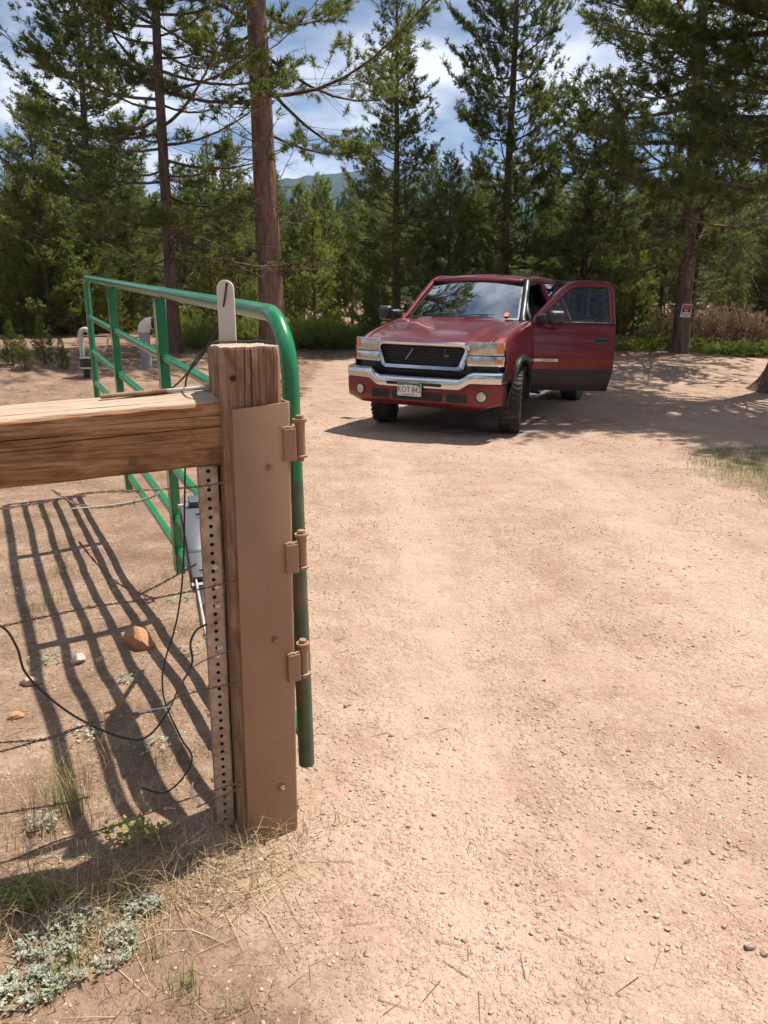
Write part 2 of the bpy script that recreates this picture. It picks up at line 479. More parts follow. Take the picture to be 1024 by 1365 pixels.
    fr = n.new('ShaderNodeFresnel'); fr.inputs['IOR'].default_value = 5.0
    mx = n.new('ShaderNodeMixShader')
    l.new(fr.outputs[0], mx.inputs[0]); l.new(tr.outputs[0], mx.inputs[1]); l.new(gl.outputs[0], mx.inputs[2])
    l.new(mx.outputs[0], n['Material Output'].inputs['Surface'])
    MAT['glass'] = m
    m, n, l, b = new_mat('clear_side_glass')
    tr = n.new('ShaderNodeBsdfTransparent'); tr.inputs['Color'].default_value = (0.92, 0.95, 0.93, 1)
    gl = n.new('ShaderNodeBsdfGlossy'); gl.inputs['Roughness'].default_value = 0.01
    fr = n.new('ShaderNodeFresnel'); fr.inputs['IOR'].default_value = 1.5
    mx = n.new('ShaderNodeMixShader')
    l.new(fr.outputs[0], mx.inputs[0]); l.new(tr.outputs[0], mx.inputs[1]); l.new(gl.outputs[0], mx.inputs[2])
    l.new(mx.outputs[0], n['Material Output'].inputs['Surface'])
    MAT['glass_clear'] = m
    MAT['hill'] = simple('forested_hill', (0.028, 0.042, 0.026), 1.0, 0, 0.5, 0.05, 0.0, spec=0.0)
    MAT['far_tree'] = simple('far_conifer', (0.045, 0.070, 0.030), 1.0, 0, 0.4, 0.3, 0.0, spec=0.0)
build_materials()

# ------------------------------------------------------------------ mesh helpers
OFF = {}
def set_props(o, label=None, cat=None, group=None, kind=None):
    if label: o['label'] = label
    if cat: o['category'] = cat
    if group: o['group'] = group
    if kind: o['kind'] = kind
    return o
def empty(name, loc, label=None, cat=None, group=None, rot=(0, 0, 0)):
    o = bpy.data.objects.new(name, None)
    o.empty_display_size = 0.1
    o.location = loc
    o.rotation_euler = rot
    col.objects.link(o)
    OFF[o.name] = np.array(loc, float)
    return set_props(o, label, cat, group)
def mesh_obj(name, me, mat, parent=None, world=True, off=None):
    if mat is not None and len(me.materials) == 0:
        me.materials.append(MAT[mat] if isinstance(mat, str) else mat)
    o = bpy.data.objects.new(name, me)
    col.objects.link(o)
    if parent is not None:
        o.parent = parent
        OFF[o.name] = OFF.get(parent.name, np.zeros(3))
    elif off is not None:
        o.location = off
        OFF[o.name] = np.array(off, float)
    return o
class MB:
    def __init__(self):
        self.v, self.f = [], []
    def add(self, vs, fs, M=None):
        k = len(self.v)
        for p in vs:
            p = Vector(p)
            self.v.append(tuple(M @ p) if M is not None else tuple(p))
        for f in fs:
            self.f.append(tuple(i + k for i in f))
        return self
    def box(self, c, s, M=None):
        x, y, z = s[0] / 2, s[1] / 2, s[2] / 2
        vs = [(c[0] + a * x, c[1] + b * y, c[2] + d * z) for a in (-1, 1) for b in (-1, 1) for d in (-1, 1)]
        fs = [(0, 1, 3, 2), (4, 6, 7, 5), (0, 4, 5, 1), (2, 3, 7, 6), (0, 2, 6, 4), (1, 5, 7, 3)]
        return self.add(vs, fs, M)
    def obox(self, o, ax, ay, az):
        """box from corner o along three edge vectors"""
        o, ax, ay, az = map(np.array, (o, ax, ay, az))
        vs = [o + a * ax + b * ay + d * az for a in (0, 1) for b in (0, 1) for d in (0, 1)]
        fs = [(0, 1, 3, 2), (4, 6, 7, 5), (0, 4, 5, 1), (2, 3, 7, 6), (0, 2, 6, 4), (1, 5, 7, 3)]
        return self.add(vs, fs)
    def tube(self, path, r, seg=8, caps=True, closed=False):
        P = [Vector(p) for p in path]
        nP = len(P)
        R = [r] * nP if np.isscalar(r) else list(r)
        up = None
        k0 = len(self.v)
        for i, p in enumerate(P):
            if closed:
                t = P[(i + 1) % nP] - P[i - 1]
            else:
                t = P[min(i + 1, nP - 1)] - P[max(i - 1, 0)]
            t = t.normalized()
            if up is None:
                a = Vector((0, 0, 1)) if abs(t.z) < 0.9 else Vector((1, 0, 0))
                up = (a - t * a.dot(t)).normalized()
            else:
                up = (up - t * up.dot(t)).normalized()
            s = t.cross(up)
            for k in range(seg):
                an = 2 * math.pi * k / seg
                self.v.append(tuple(p + (up * math.cos(an) + s * math.sin(an)) * R[i]))
        for i in range(nP if closed else nP - 1):
            for k in range(seg):
                a = k0 + i * seg + k; b = k0 + i * seg + (k + 1) % seg
                j = (i + 1) % nP
                c = k0 + j * seg + (k + 1) % seg; d = k0 + j * seg + k
                self.f.append((a, b, c, d))
        if caps and not closed:
            self.f.append(tuple(k0 + k for k in range(seg))[::-1])
            self.f.append(tuple(k0 + (nP - 1) * seg + k for k in range(seg)))
        return self
    def grid(self, pts, flip=False):
        """pts[i][j] -> quads"""
        ni, nj = len(pts), len(pts[0])
        k0 = len(self.v)
        for row in pts:
            for p in row:
                self.v.append(tuple(p))
        for i in range(ni - 1):
            for j in range(nj - 1):
                q = (k0 + i * nj + j, k0 + i * nj + j + 1, k0 + (i + 1) * nj + j + 1, k0 + (i + 1) * nj + j)
                self.f.append(q[::-1] if flip else q)
        return self
    def prism(self, poly, fa, fb):
        """polygon (u,v) list mapped to 3D by fa for one face and fb for the other"""
        nP = len(poly)
        vs = [fa(u, v) for u, v in poly] + [fb(u, v) for u, v in poly]
        fs = [tuple(range(nP))[::-1], tuple(range(nP, 2 * nP))]
        for k in range(nP):
            fs.append((k, (k + 1) % nP, nP + (k + 1) % nP, nP + k))
        return self.add(vs, fs)
    def lathe(self, prof, seg, M=None, closed=False):
        """profile (r, z) spun about z"""
        vs, fs = [], []
        nP = len(prof)
        for k in range(seg):
            an = 2 * math.pi * k / seg
            for r, z in prof:
                vs.append((r * math.cos(an), r * math.sin(an), z))
        for k in range(seg):
            k2 = (k + 1) % seg
            for j in range(nP - 1 if not closed else nP):
                j2 = (j + 1) % nP
                fs.append((k * nP + j, k2 * nP + j, k2 * nP + j2, k * nP + j2))
        return self.add(vs, fs, M)
    def build(self, name, mat, parent=None, smooth=False, bevel=0.0, world=True, angle=40, label=None, cat=None, group=None, kind=None, solid=0.0, segs=2):
        V = np.array(self.v, float)
        off = None
        if parent is not None:
            if world:
                V = V - OFF.get(parent.name, np.zeros(3))
        else:
            off = np.array([V[:, 0].mean(), V[:, 1].mean(), V[:, 2].min()])
            V = V - off
        me = bpy.data.meshes.new(name)
        me.from_pydata(V.tolist(), [], self.f)
        bm = bmesh.new(); bm.from_mesh(me)
        bmesh.ops.recalc_face_normals(bm, faces=bm.faces)
        if bevel:
            es = [e for e in bm.edges if len(e.link_faces) == 2 and e.calc_face_angle(0) > 0.6]
            bmesh.ops.bevel(bm, geom=es, offset=bevel, segments=segs, profile=0.5, affect='EDGES', clamp_overlap=True)
        bm.to_mesh(me); bm.free()
        if smooth:
            me.shade_smooth()
            try:
                me.set_sharp_from_angle(angle=math.radians(angle))
            except Exception:
                pass
        o = mesh_obj(name, me, mat, parent, world, off)
        if solid:
            md = o.modifiers.new('thickness', 'SOLIDIFY'); md.thickness = solid; md.offset = -1
        return set_props(o, label, cat, group, kind)
def tri_mesh(name, V, tone=None, faces=None):
    """V (n,3) vertices; default faces are consecutive triangles"""
    me = bpy.data.meshes.new(name)
    nv = len(V)
    if faces is None:
        faces = np.arange(nv).reshape(-1, 3)
    faces = np.asarray(faces, np.int32)
    nf, k = faces.shape
    me.vertices.add(nv)
    me.vertices.foreach_set('co', np.asarray(V, np.float32).ravel())
    me.loops.add(nf * k)
    me.loops.foreach_set('vertex_index', faces.ravel())
    me.polygons.add(nf)
    me.polygons.foreach_set('loop_start', np.arange(0, nf * k, k, dtype=np.int32))
    me.polygons.foreach_set('loop_total', np.full(nf, k, np.int32))
    me.update(calc_edges=True)
    if tone is not None:
        a = me.attributes.new('tone', 'FLOAT', 'POINT')
        a.data.foreach_set('value', np.asarray(tone, np.float32))
    return me
def norm(a):
    return a / np.maximum(np.linalg.norm(a, axis=-1, keepdims=True), 1e-9)

# ------------------------------------------------------------------ ground
def spaced(a, b, n, p):
    t = np.linspace(0, 1, n)
    return a + (b - a) * t ** p
def build_ground():
    xs = np.concatenate([-spaced(7, 2600, 46, 3.2)[::-1], -spaced(3.0, 7, 40, 1.3)[::-1][:-1], np.linspace(-3.0, 3.5, 190)[1:-1], spaced(3.5, 9, 46, 1.3), spaced(9, 2600, 46, 3.2)[1:]])
    ys = np.concatenate([-spaced(0.5, 2600, 34, 3.5)[::-1], np.linspace(-0.4, 0.8, 8), np.linspace(0.85, 5.0, 150), spaced(5.0, 22, 120, 1.25)[1:], spaced(22, 2600, 60, 3.2)[1:]])
    X, Y = np.meshgrid(xs, ys)
    Z = terrain(X, Y)
    nx, ny = len(xs), len(ys)
    V = np.stack([X, Y, Z], -1).reshape(-1, 3)
    idx = np.arange(nx * ny).reshape(ny, nx)
    Fq = np.stack([idx[:-1, :-1], idx[:-1, 1:], idx[1:, 1:], idx[1:, :-1]], -1).reshape(-1, 4)
    me = tri_mesh('ground', V, None, Fq)
    a = me.attributes.new('mask', 'FLOAT', 'POINT')
    a.data.foreach_set('value', road_mask(X, Y).ravel().astype(np.float32))
    a = me.attributes.new('track', 'FLOAT', 'POINT')
    a.data.foreach_set('value', track(X, Y).ravel().astype(np.float32))
    me.shade_smooth()
    o = mesh_obj('ground', me, 'dirt')
    o['kind'] = 'structure'
build_ground()

def build_hills():
    # wooded slope beyond the valley and a far ridge
    def hill(name, y0, y1, halfw, hfun, nx, ny):
        xs = np.linspace(-halfw, halfw, nx); t = np.linspace(0, 1, ny)
        X, T = np.meshgrid(xs, t)
        Y = y0 + (y1 - y0) * T
        Z = hfun(X, T)
        V = np.stack([X, Y, Z], -1).reshape(-1, 3)
        idx = np.arange(nx * ny).reshape(ny, nx)
        Fq = np.stack([idx[:-1, :-1], idx[:-1, 1:], idx[1:, 1:], idx[1:, :-1]], -1).reshape(-1, 4)
        me = tri_mesh(name, V, None, Fq); me.shade_smooth()
        o = mesh_obj(name, me, 'hill'); o['kind'] = 'structure'
    slope = lambda X, T: -12 + 48 * np.sin(np.clip(T, 0, 1) * math.pi * 0.55) * (1 + 0.35 * fbm(X / 160, T * 2, 21, 3)) + 3 * fbm(X / 30, T * 9, 22, 3)
    hill('wooded_slope', 165, 420, 520, slope, 150, 40)
    ridge = lambda X, T: -20 + (288 + 40 * np.sin((X + 900) / 700) + 90 * fbm(X / 500, T, 31, 4)) * np.sin(T * math.pi * 0.5) ** 0.8 + 22 * fbm(X / 45, T * 25, 33, 4, 0.7)
    hill('far_ridge', 1150, 2300, 2300, ridge, 420, 60)
    # the wood on the slope: one mass of small conifers
    rng = np.random.default_rng(77)
    nT = 2600
    X = rng.uniform(-330, 330, nT); T = rng.uniform(0.0, 0.98, nT)
    Y = 165 + 255 * T
    Z = slope(X, T) - 0.5
    H = rng.uniform(7, 14, nT); R = H * rng.uniform(0.13, 0.2, nT)
    Vs, Fs, k = [], [], 0
    for tier in range(4):
        a = rng.uniform(0, 6.28, nT)
        zb = Z + H * (0.08 + 0.23 * tier); ztop = Z + H * min(1.0, 0.08 + 0.23 * tier + 0.40)
        rr = R * (1 - 0.22 * tier)
        for s in range(7):
            an0 = a + 2 * math.pi * s / 7; an1 = a + 2 * math.pi * (s + 1) / 7
            rj = rr * (0.75 if s % 2 else 1.15)
            rk = rr * (1.15 if s % 2 else 0.75)
            p0 = np.stack([X + rj * np.cos(an0), Y + rj * np.sin(an0), zb], -1)
            p1 = np.stack([X + rk * np.cos(an1), Y + rk * np.sin(an1), zb], -1)
            p2 = np.stack([X, Y, ztop], -1)
            Vs.append(np.stack([p0, p1, p2], 1).reshape(-1, 3))
    V = np.concatenate(Vs)
    o = mesh_obj('forest', tri_mesh('forest', V), 'far_tree')
    set_props(o, 'distant conifer wood covering the slope beyond the clearing', 'forest', None, 'stuff')
build_hills()

# ------------------------------------------------------------------ trees
def tuft_tris(rng, O, D, ln, nn, nlen, nw, spread=(35, 85)):
    """needles round shoots: O origins, D directions, ln shoot lengths -> triangle vertices and tuft index"""
    n = len(O)
    D = norm(D)
    a = norm(np.cross(D, rng.normal(size=(n, 3))))
    b = np.cross(D, a)
    u = rng.uniform(0.05, 1.0, (n, nn))
    ph = rng.uniform(0, 2 * math.pi, (n, nn))
    el = np.radians(rng.uniform(spread[0], spread[1], (n, nn))) * (1.1 - 0.55 * u)
    base = O[:, None] + D[:, None] * (ln[:, None] * u)[..., None]
    dr = D[:, None] * np.cos(el)[..., None] + (a[:, None] * np.cos(ph)[..., None] + b[:, None] * np.sin(ph)[..., None]) * np.sin(el)[..., None]
    L = nlen * rng.uniform(0.7, 1.2, (n, nn))
    tip = base + dr * L[..., None]
    wv = norm(np.cross(dr, rng.normal(size=(n, nn, 3)))) * nw * 0.5
    tri = np.stack([base - wv, base + wv, tip], 2)
    return tri.reshape(-1, 3), np.repeat(np.arange(n), nn * 3)
def prism_tris(A, B, ra, rb):
    """three sided sticks from A to B"""
    D = norm(B - A)
    ref = np.where(np.abs(D[:, 2:3]) < 0.9, np.array([[0, 0, 1.0]]), np.array([[1.0, 0, 0]]))
    u = norm(np.cross(D, ref)); v = np.cross(D, u)
    tris = []
    ra = np.asarray(ra).reshape(-1, 1); rb = np.asarray(rb).reshape(-1, 1)
    for k in range(3):
        a0, a1 = 2 * math.pi * k / 3, 2 * math.pi * (k + 1) / 3
        d0 = u * math.cos(a0) + v * math.sin(a0); d1 = u * math.cos(a1) + v * math.sin(a1)
        p, q, r, s = A + d0 * ra, A + d1 * ra, B + d1 * rb, B + d0 * rb
        tris += [np.stack([p, q, r], 1), np.stack([p, r, s], 1)]
    return np.concatenate(tris).reshape(-1, 3)
def trunk_mesh(name, rng, H, r0, lean, seg=18, rings=40, flare=0.5, tw=0.9):
    t = np.linspace(0, 1, rings) ** 1.25
    cx = lean[0] * H * t + 0.02 * H * (fbm(t * 3, t * 0, int(rng.integers(999)), 2)) * t
    cy = lean[1] * H * t + 0.02 * H * (fbm(t * 3, t * 0 + 5, int(rng.integers(999)), 2)) * t
    z = H * t - 0.25 * (t == 0)
    r = r0 * (1 - tw * t) * (1 + flare * np.exp(-z / 0.35))
    an = np.linspace(0, 2 * math.pi, seg, endpoint=False)
    A, T = np.meshgrid(an, np.arange(rings))
    rad = r[:, None] * (1 + 0.09 * np.sin(A * 3 + 1) * np.exp(-z / 0.5)[:, None] + 0.14 * fbm(A * 3.0, z[:, None] * 2.2 + 0 * A, int(rng.integers(999)), 3))
    V = np.stack([cx[:, None] + rad * np.cos(A), cy[:, None] + rad * np.sin(A), z[:, None] + 0 * A], -1).reshape(-1, 3)
    idx = np.arange(rings * seg).reshape(rings, seg)
    Fq = np.stack([idx[:-1], np.roll(idx[:-1], -1, 1), np.roll(idx[1:], -1, 1), idx[1:]], -1).reshape(-1, 4)
    me = tri_mesh(name, V, None, Fq); me.shade_smooth()
    return me, (lambda q: np.stack([np.interp(q, t, cx), np.interp(q, t, cy), q * H], -1)), (lambda q: np.interp(q, t, r))
def pine(name, seed, H, r0, cb, R, nb, shape='cone', e0=-8, e1=45, curl=0.25, tw=9.0, nn=14, nlen=0.10, nw=0.011,
         lean=(0, 0), dead=0, bark='bark', leaf='needles', tl=0.2, clump=0.0, sector=None, spacing=0.13, flare=0.5, top=0.99):
    """returns the meshes (trunk, branches, crown) of one pine"""
    rng = np.random.default_rng(seed)
    tme, axis, rad = trunk_mesh(name + '_trunk', rng, H, r0, lean, flare=flare)
    tme.materials.append(MAT[bark])
    u = (np.arange(nb) + rng.uniform(0, 1, nb)) / nb
    u = u ** 0.9
    t = cb + (top - cb) * u
    az = np.arange(nb) * 2.399 + rng.normal(0, 0.5, nb)
    if sector is not None:
        az = sector[0] + sector[1] * rng.uniform(-1, 1, nb)
    if shape == 'cone':
        pr = (1 - u) ** 0.75 * (0.55 + 0.45 * np.minimum(1, u / 0.12)) + 0.05
    elif shape == 'round':
        pr = np.sin(np.clip(0.12 + 0.88 * u, 0, 1) * math.pi) ** 0.6 * (1 - 0.35 * u) + 0.06
    else:
        pr = np.sqrt(np.clip(1 - u ** 1.6, 0, 1)) * 0.95 + 0.06
    L = R * pr * rng.uniform(0.62, 1.15, nb)
    el = np.radians(e0 + (e1 - e0) * u + rng.normal(0, 9, nb))
    st = axis(t)
    hd = np.stack([np.cos(az), np.sin(az), 0 * az], -1)
    sd = np.stack([-np.sin(az), np.cos(az), 0 * az], -1)
    bend = rng.normal(0, 0.12, nb)
    def bpos(i, s):
        s = np.asarray(s)[..., None]
        Li = L[i][..., None]
        h = hd[i] * np.cos(el[i])[..., None] * s * Li
        z = (np.sin(el[i])[..., None] * s + curl * s ** 2.2 - 0.06 * np.sin(s * 3.1)) * Li
        sw = sd[i] * bend[i][..., None] * s ** 2 * Li
        zz = np.zeros(h.shape); zz[..., 2:3] = z
        return st[i] + h + sw + zz
    ks = 6
    ib = np.arange(nb)
    sticks = []
    rb = (0.010 + 0.011 * L)
    for k in range(ks):
        A = bpos(ib, np.full(nb, k / ks)); B = bpos(ib, np.full(nb, (k + 1) / ks))
        sticks.append(prism_tris(A, B, rb * (1 - 0.85 * k / ks), rb * (1 - 0.85 * (k + 1) / ks)))
    # twigs
    nt = np.maximum(3, (tw * L * rng.uniform(0.7, 1.2, nb)).astype(int))
    it = np.repeat(ib, nt)
    s = rng.uniform(0.12, 1.0, len(it)) ** 0.8
    A = bpos(it, s)
    side = rng.choice([-1, 1], len(it))
    tang = norm(bpos(it, np.minimum(1, s + 0.03)) - bpos(it, s - 0.03))
    ang = np.radians(rng.uniform(20, 65, len(it)))
    perp = norm(np.cross(tang, np.array([0, 0, 1.0])))
    td = norm(tang * np.cos(ang)[:, None] + perp * (side * np.sin(ang))[:, None] + np.array([0, 0, 1.0]) * rng.uniform(-0.15, 0.45, len(it))[:, None])
    tlen = (0.42 * L[it] * (1.08 - s) + 0.14) * rng.uniform(0.6, 1.2, len(it))
    B = A + td * tlen[:, None]
    sticks.append(prism_tris(A, B, np.full(len(A), 0.006), np.full(len(A), 0.003)))
    # shoots along the twigs
    nsh = np.maximum(1, (tlen / spacing).astype(int))
    ish = np.repeat(np.arange(len(A)), nsh)
    f = 1.0 - 0.62 * rng.uniform(0, 1, len(ish)) ** 1.4
    O = A[ish] + td[ish] * (tlen[ish] * f)[:, None]
    D = norm(td[ish] + rng.normal(0, 0.55, (len(ish), 3)) + np.array([0, 0, 0.35]))
    # branch tips
    O = np.concatenate([O, bpos(ib, np.full(nb, 0.97)), bpos(ib, np.full(nb, 0.88))]); D = np.concatenate([D, tang[:1].repeat(nb, 0) * 0 + norm(hd + np.array([0, 0, 0.8])), norm(hd + np.array([0, 0, 0.5]))])
    # leader
    O = np.concatenate([O, axis(np.linspace(0.93, 1.0, 9))]); D = np.concatenate([D, np.tile([[0.0, 0, 1]], (9, 1)) + rng.normal(0, 0.2, (9, 3))])
    if clump:
        g = fbm(O[:, 0] * 1.3 + O[:, 2], O[:, 1] * 1.3 - O[:, 2] * 1.1, seed, 3)
        keep = g > (clump - 0.5) * 0.4
        O, D = O[keep], D[keep]
    ln = tl * rng.uniform(0.6, 1.25, len(O))
    V, ti = tuft_tris(rng, O, D, ln, nn, nlen, nw)
    ax = axis(np.clip(O[:, 2] / H, 0, 1))
    rr = np.hypot(O[:, 0] - ax[:, 0], O[:, 1] - ax[:, 1])
    tone = np.clip(0.46 + rng.normal(0, 0.2, len(O)) + 0.25 * fbm(O[:, 0] * 2 + O[:, 2] * 1.7, O[:, 1] * 2 - O[:, 2], seed + 3, 2), 0, 1)
    crown = tri_mesh(name + '_crown', V, tone[ti])
    crown.materials.append(MAT[leaf])
    # dead lower limbs
    for k in range(dead):
        z0 = rng.uniform(0.08, cb + 0.08)
        a0 = rng.uniform(0, 6.28); Ld = rng.uniform(0.4, 1.0) * R * 0.75
        p = axis(np.array([z0]))[0]
        d = np.array([math.cos(a0), math.sin(a0), rng.uniform(-0.15, 0.25)])
        pts = [p]
        for q in range(5):
            d = d + rng.normal(0, 0.16, 3); d[2] += 0.03
            pts.append(pts[-1] + d / np.linalg.norm(d) * Ld / 5)
        pts = np.array(pts); rr_ = np.linspace(0.016, 0.004, 6) * (0.7 + r0)
        sticks.append(prism_tris(pts[:-1], pts[1:], rr_[:-1], rr_[1:]))
        for q in range(10):
            j = rng.integers(1, 6); e = norm(rng.normal(0, 1, 3) + d * 0.8)
            e1p = pts[j] + e * min(Ld * rng.uniform(0.06, 0.22), 0.34)
            sticks.append(prism_tris(pts[j][None], e1p[None], [0.006], [0.002]))
            e2 = e1p + norm(e + rng.normal(0, 0.6, 3)) * min(Ld * 0.12, 0.18)
            sticks.append(prism_tris(e1p[None], e2[None], [0.003], [0.0015]))
    br = tri_mesh(name + '_branches', np.concatenate(sticks))
    br.materials.append(MAT['bark'])
    return tme, br, crown
def plant_tree(name, meshes, loc, rz, sc_, label, cat, group=None, tilt=(0, 0)):
    root = empty(name, loc, label, cat, group, rot=(tilt[0], tilt[1], rz))
    root.scale = (sc_[0], sc_[0], sc_[1]) if not np.isscalar(sc_) else (sc_,) * 3
    for nm, me in zip(('trunk', 'branches', 'crown'), meshes):
        if me is None:
            continue
        o = bpy.data.objects.new(nm, me)
        o.parent = root
        col.objects.link(o)
    return root

def build_trees():
    R = random.Random(5)
    # prototypes
    big = pine('ponderosa', 1, 19.0, 0.29, 0.24, 3.6, 64, 'dome', -8, 40, 0.20, 11.0, 18, 0.11, 0.016, (-0.02, 0.0), 34, 'bark_red', 'needles_dark', 0.13, 0.35, spacing=0.085)
    spire = pine('spire_pine', 2, 12.5, 0.16, 0.03, 2.3, 140, 'cone', -4, 50, 0.30, 13.0, 14, 0.095, 0.021, (0.0, 0), 4, tl=0.13, spacing=0.08)
    dense = pine('dense_pine', 3, 15.5, 0.17, 0.05, 2.6, 140, 'dome', -10, 50, 0.34, 12.0, 14, 0.105, 0.022, (0.01, 0), 8, leaf='needles_dark', tl=0.14, spacing=0.085)
    broad = pine('broad_pine', 4, 15.0, 0.20, 0.15, 3.6, 92, 'dome', -14, 40, 0.20, 11.0, 15, 0.105, 0.020, (0.03, 0.0), 22, leaf='needles_dark', tl=0.13, clump=0.2, spacing=0.085, flare=0.3)
    loose = pine('loose_pine', 6, 14.5, 0.115, 0.12, 3.0, 110, 'cone', -10, 45, 0.26, 11.0, 15, 0.105, 0.020, (-0.012, 0), 34, tl=0.13, clump=0.25, spacing=0.085)
    full = pine('full_pine', 7, 10.5, 0.15, 0.02, 2.4, 125, 'dome', -6, 52, 0.32, 12.0, 13, 0.10, 0.024, (0, 0), 0, tl=0.14, spacing=0.09)
    young = pine('young_pine', 8, 3.2, 0.045, 0.02, 0.95, 60, 'cone', 5, 60, 0.35, 16.0, 13, 0.08, 0.016, (0, 0), 0, leaf='young', tl=0.11, spacing=0.065)
    shade = pine('shade_pine', 9, 9.8, 0.36, 0.36, 4.7, 90, 'round', -4, 35, 0.14, 9.5, 18, 0.11, 0.016, (0.02, -0.02), 14, leaf='needles_dark', tl=0.14, flare=1.1, spacing=0.09, sector=(-2.55, 1.75))
    if False:
        for nm_, ms_ in dict(big=big, spire=spire, dense=dense, broad=broad, loose=loose, full=full, young=young, shade=shade).items():
            print('TREE', nm_, [len(m_.polygons) for m_ in ms_])
    protos = dict(big=big, spire=spire, dense=dense, broad=broad, loose=loose, full=full, young=young, shade=shade)
    def at(px, py):
        p = ground_px(px, py)
        return (p[0], p[1], tz(p[0], p[1]) - 0.03)
    # the trees one can tell apart
    plant_tree('pine_tree', big, at(366, 477), 0.6, 1.0, 'tall reddish-barked pine with bare broken limbs rising right behind the gate', 'tree')
    plant_tree('pine_tree', loose, at(234, 470), 2.2, (1.1, 0.95), 'thin dark-trunked pine with dead lower twigs behind the grey vent pipe', 'tree')
    plant_tree('pine_tree', spire, at(528, 458), 0.4, (0.82, 0.74), 'pointed spire-shaped pine standing behind the truck hood', 'tree')
    plant_tree('pine_tree', dense, at(668, 455), 1.2, (0.82, 0.92), 'tall dense dark pine rising straight behind the truck cab', 'tree')
    T7 = plant_tree('pine_tree', broad, at(907, 470), 2.6, 1.0, 'broad dark pine with a warning sign nailed to its trunk', 'tree')
    plant_tree('pine_tree', shade, (7.28, 13.9, tz(7.28, 13.9) - 0.05), 0.0, 1.0, 'wide overhanging pine with flared roots that shades the drive beside the truck', 'tree')
    plant_tree('pine_tree', full, (-8.6, 20.5, tz(-8.6, 20.5)), 2.9, (0.62, 0.52), 'bushy low pine to the left of the thin-trunked pine', 'tree')
    plant_tree('pine_tree', loose, (-9.9, 14.5, tz(-9.9, 14.5)), 4.0, (1.05, 1.0), 'sparse pine reaching past the wood-chip mound into the sky', 'tree')
    plant_tree('pine_tree', broad, at(771, 456), 0.9, (0.6, 0.46), 'pine with a bare lower trunk seen through the open door window', 'tree')
    plant_tree('pine_tree', dense, (-8.3, 23.0, tz(-8.3, 23.0) - 0.05), 0.7, (0.95, 0.68), 'dense dark pine standing close behind the thin-trunked pine', 'tree')
    # the wall of forest behind
    kinds = ['full', 'spire', 'dense', 'full', 'loose', 'full']
    lab = {'full': 'bushy full-skirted pine in the forest wall behind the clearing', 'spire': 'narrow pointed pine in the forest wall behind the clearing',
           'dense': 'dense dark pine in the forest wall behind the clearing', 'loose': 'open-crowned pine in the forest wall behind the clearing'}
    grp = {'full': 'bushy forest pines', 'spire': 'narrow forest pines', 'dense': 'dense forest pines', 'loose': 'open forest pines'}
    spots = []
    tries = 0
    while len(spots) < 80 and tries < 4000:
        tries += 1
        y = 22.5 + 36 * R.random() ** 1.7
        x = R.uniform(-0.62, 0.66) * y
        px = 512 + 1025 * x / (y * CP + 1.0)
        gap = 375 < px < 478
        if gap and y < 40:
            continue
        if 340 < px < 575 and y < 29:
            continue
        if any((x - a) ** 2 + (y - b) ** 2 < (2.1 if y < 32 else 2.3) ** 2 for a, b, _ in spots):
            continue
        if abs(px - 366) < 22 and y < 30:
            continue
        spots.append((x, y, gap))
    for i, (x, y, gap) in enumerate(spots):
        k = R.choice(kinds)
        s = R.uniform(0.38, 0.58) * (0.52 + y / 64) * (0.72 if k in ('dense', 'loose') else 1.0)
        if gap:
            k, s = R.choice(['spire', 'full']), R.uniform(0.5, 0.62) * y / 48
        if y < 27 and not gap:
            k = R.choice(['full', 'full', 'spire'])
            s = R.uniform(0.36, 0.52)
        plant_tree('pine_tree', protos[k], (x, y, tz(x, y) - 0.05), R.uniform(0, 6.28), (s, s * R.uniform(0.9, 1.1)), lab[k], 'tree', grp[k])
    # undergrowth that closes the foot of the forest
    nu = 0
    while nu < 58:
        y = R.uniform(19.5, 27.0); x = R.uniform(-0.60, 0.64) * y
        px = 512 + 1025 * x / (y * CP + 1.0)
        if 340 < px < 480 or 860 < px < 950 or (px > 800 and y < 21.5):
            continue
        nu += 1
        plant_tree('young_pine', protos['full'] if nu % 3 else protos['young'], (x, y, tz(x, y) - 0.03), R.uniform(0, 6), R.uniform(0.15, 0.24) * (1 if nu % 3 else 3.2), 'waist-high to head-high sapling pine filling the foot of the forest wall', 'tree', 'sapling pines at the foot of the forest')
    # trees beyond the camera, mirrored in the truck's glass and paint
    for (x, y, k, s) in ((-7, -9, 'dense', 0.9), (3.5, -13, 'full', 1.1), (9, -9, 'dense', 0.8), (-2.5, -17, 'spire', 1.0), (-13, -2, 'full', 1.0)):
        plant_tree('pine_tree', protos[k], (x, y, tz(x, y) - 0.05), R.uniform(0, 6), s, 'pine on the near side of the gate facing the truck', 'tree', 'pines on the near side of the gate')
    # young pines along the edge
    for i, (px, py, s) in enumerate(((420, 452, 1.05), (452, 446, 0.9), (395, 447, 0.95), (436, 432, 1.5), (405, 430, 1.4), (470, 440, 1.0), (84, 492, 0.16), (18, 488, 0.22), (60, 486, 0.24), (34, 494, 0.17), (322, 455, 0.7), (505, 448, 0.8), (842, 452, 0.9), (800, 446, 1.1), (285, 458, 0.75))):
        p = ground_px(px, max(py, 452))
        d = 1.0 if py >= 450 else 1.25
        x, y = p[0] * d, p[1] * d
        near = px < 130
        plant_tree('young_pine', young, (x, y, tz(x, y) - 0.03), R.uniform(0, 6), s, 'tiny green pine seedling at the edge of the wood-chip mound' if near else 'bright green young pine at the edge of the clearing', 'tree', 'pine seedlings by the mound' if near else 'young pines at the clearing edge')
    return T7
T7 = build_trees()

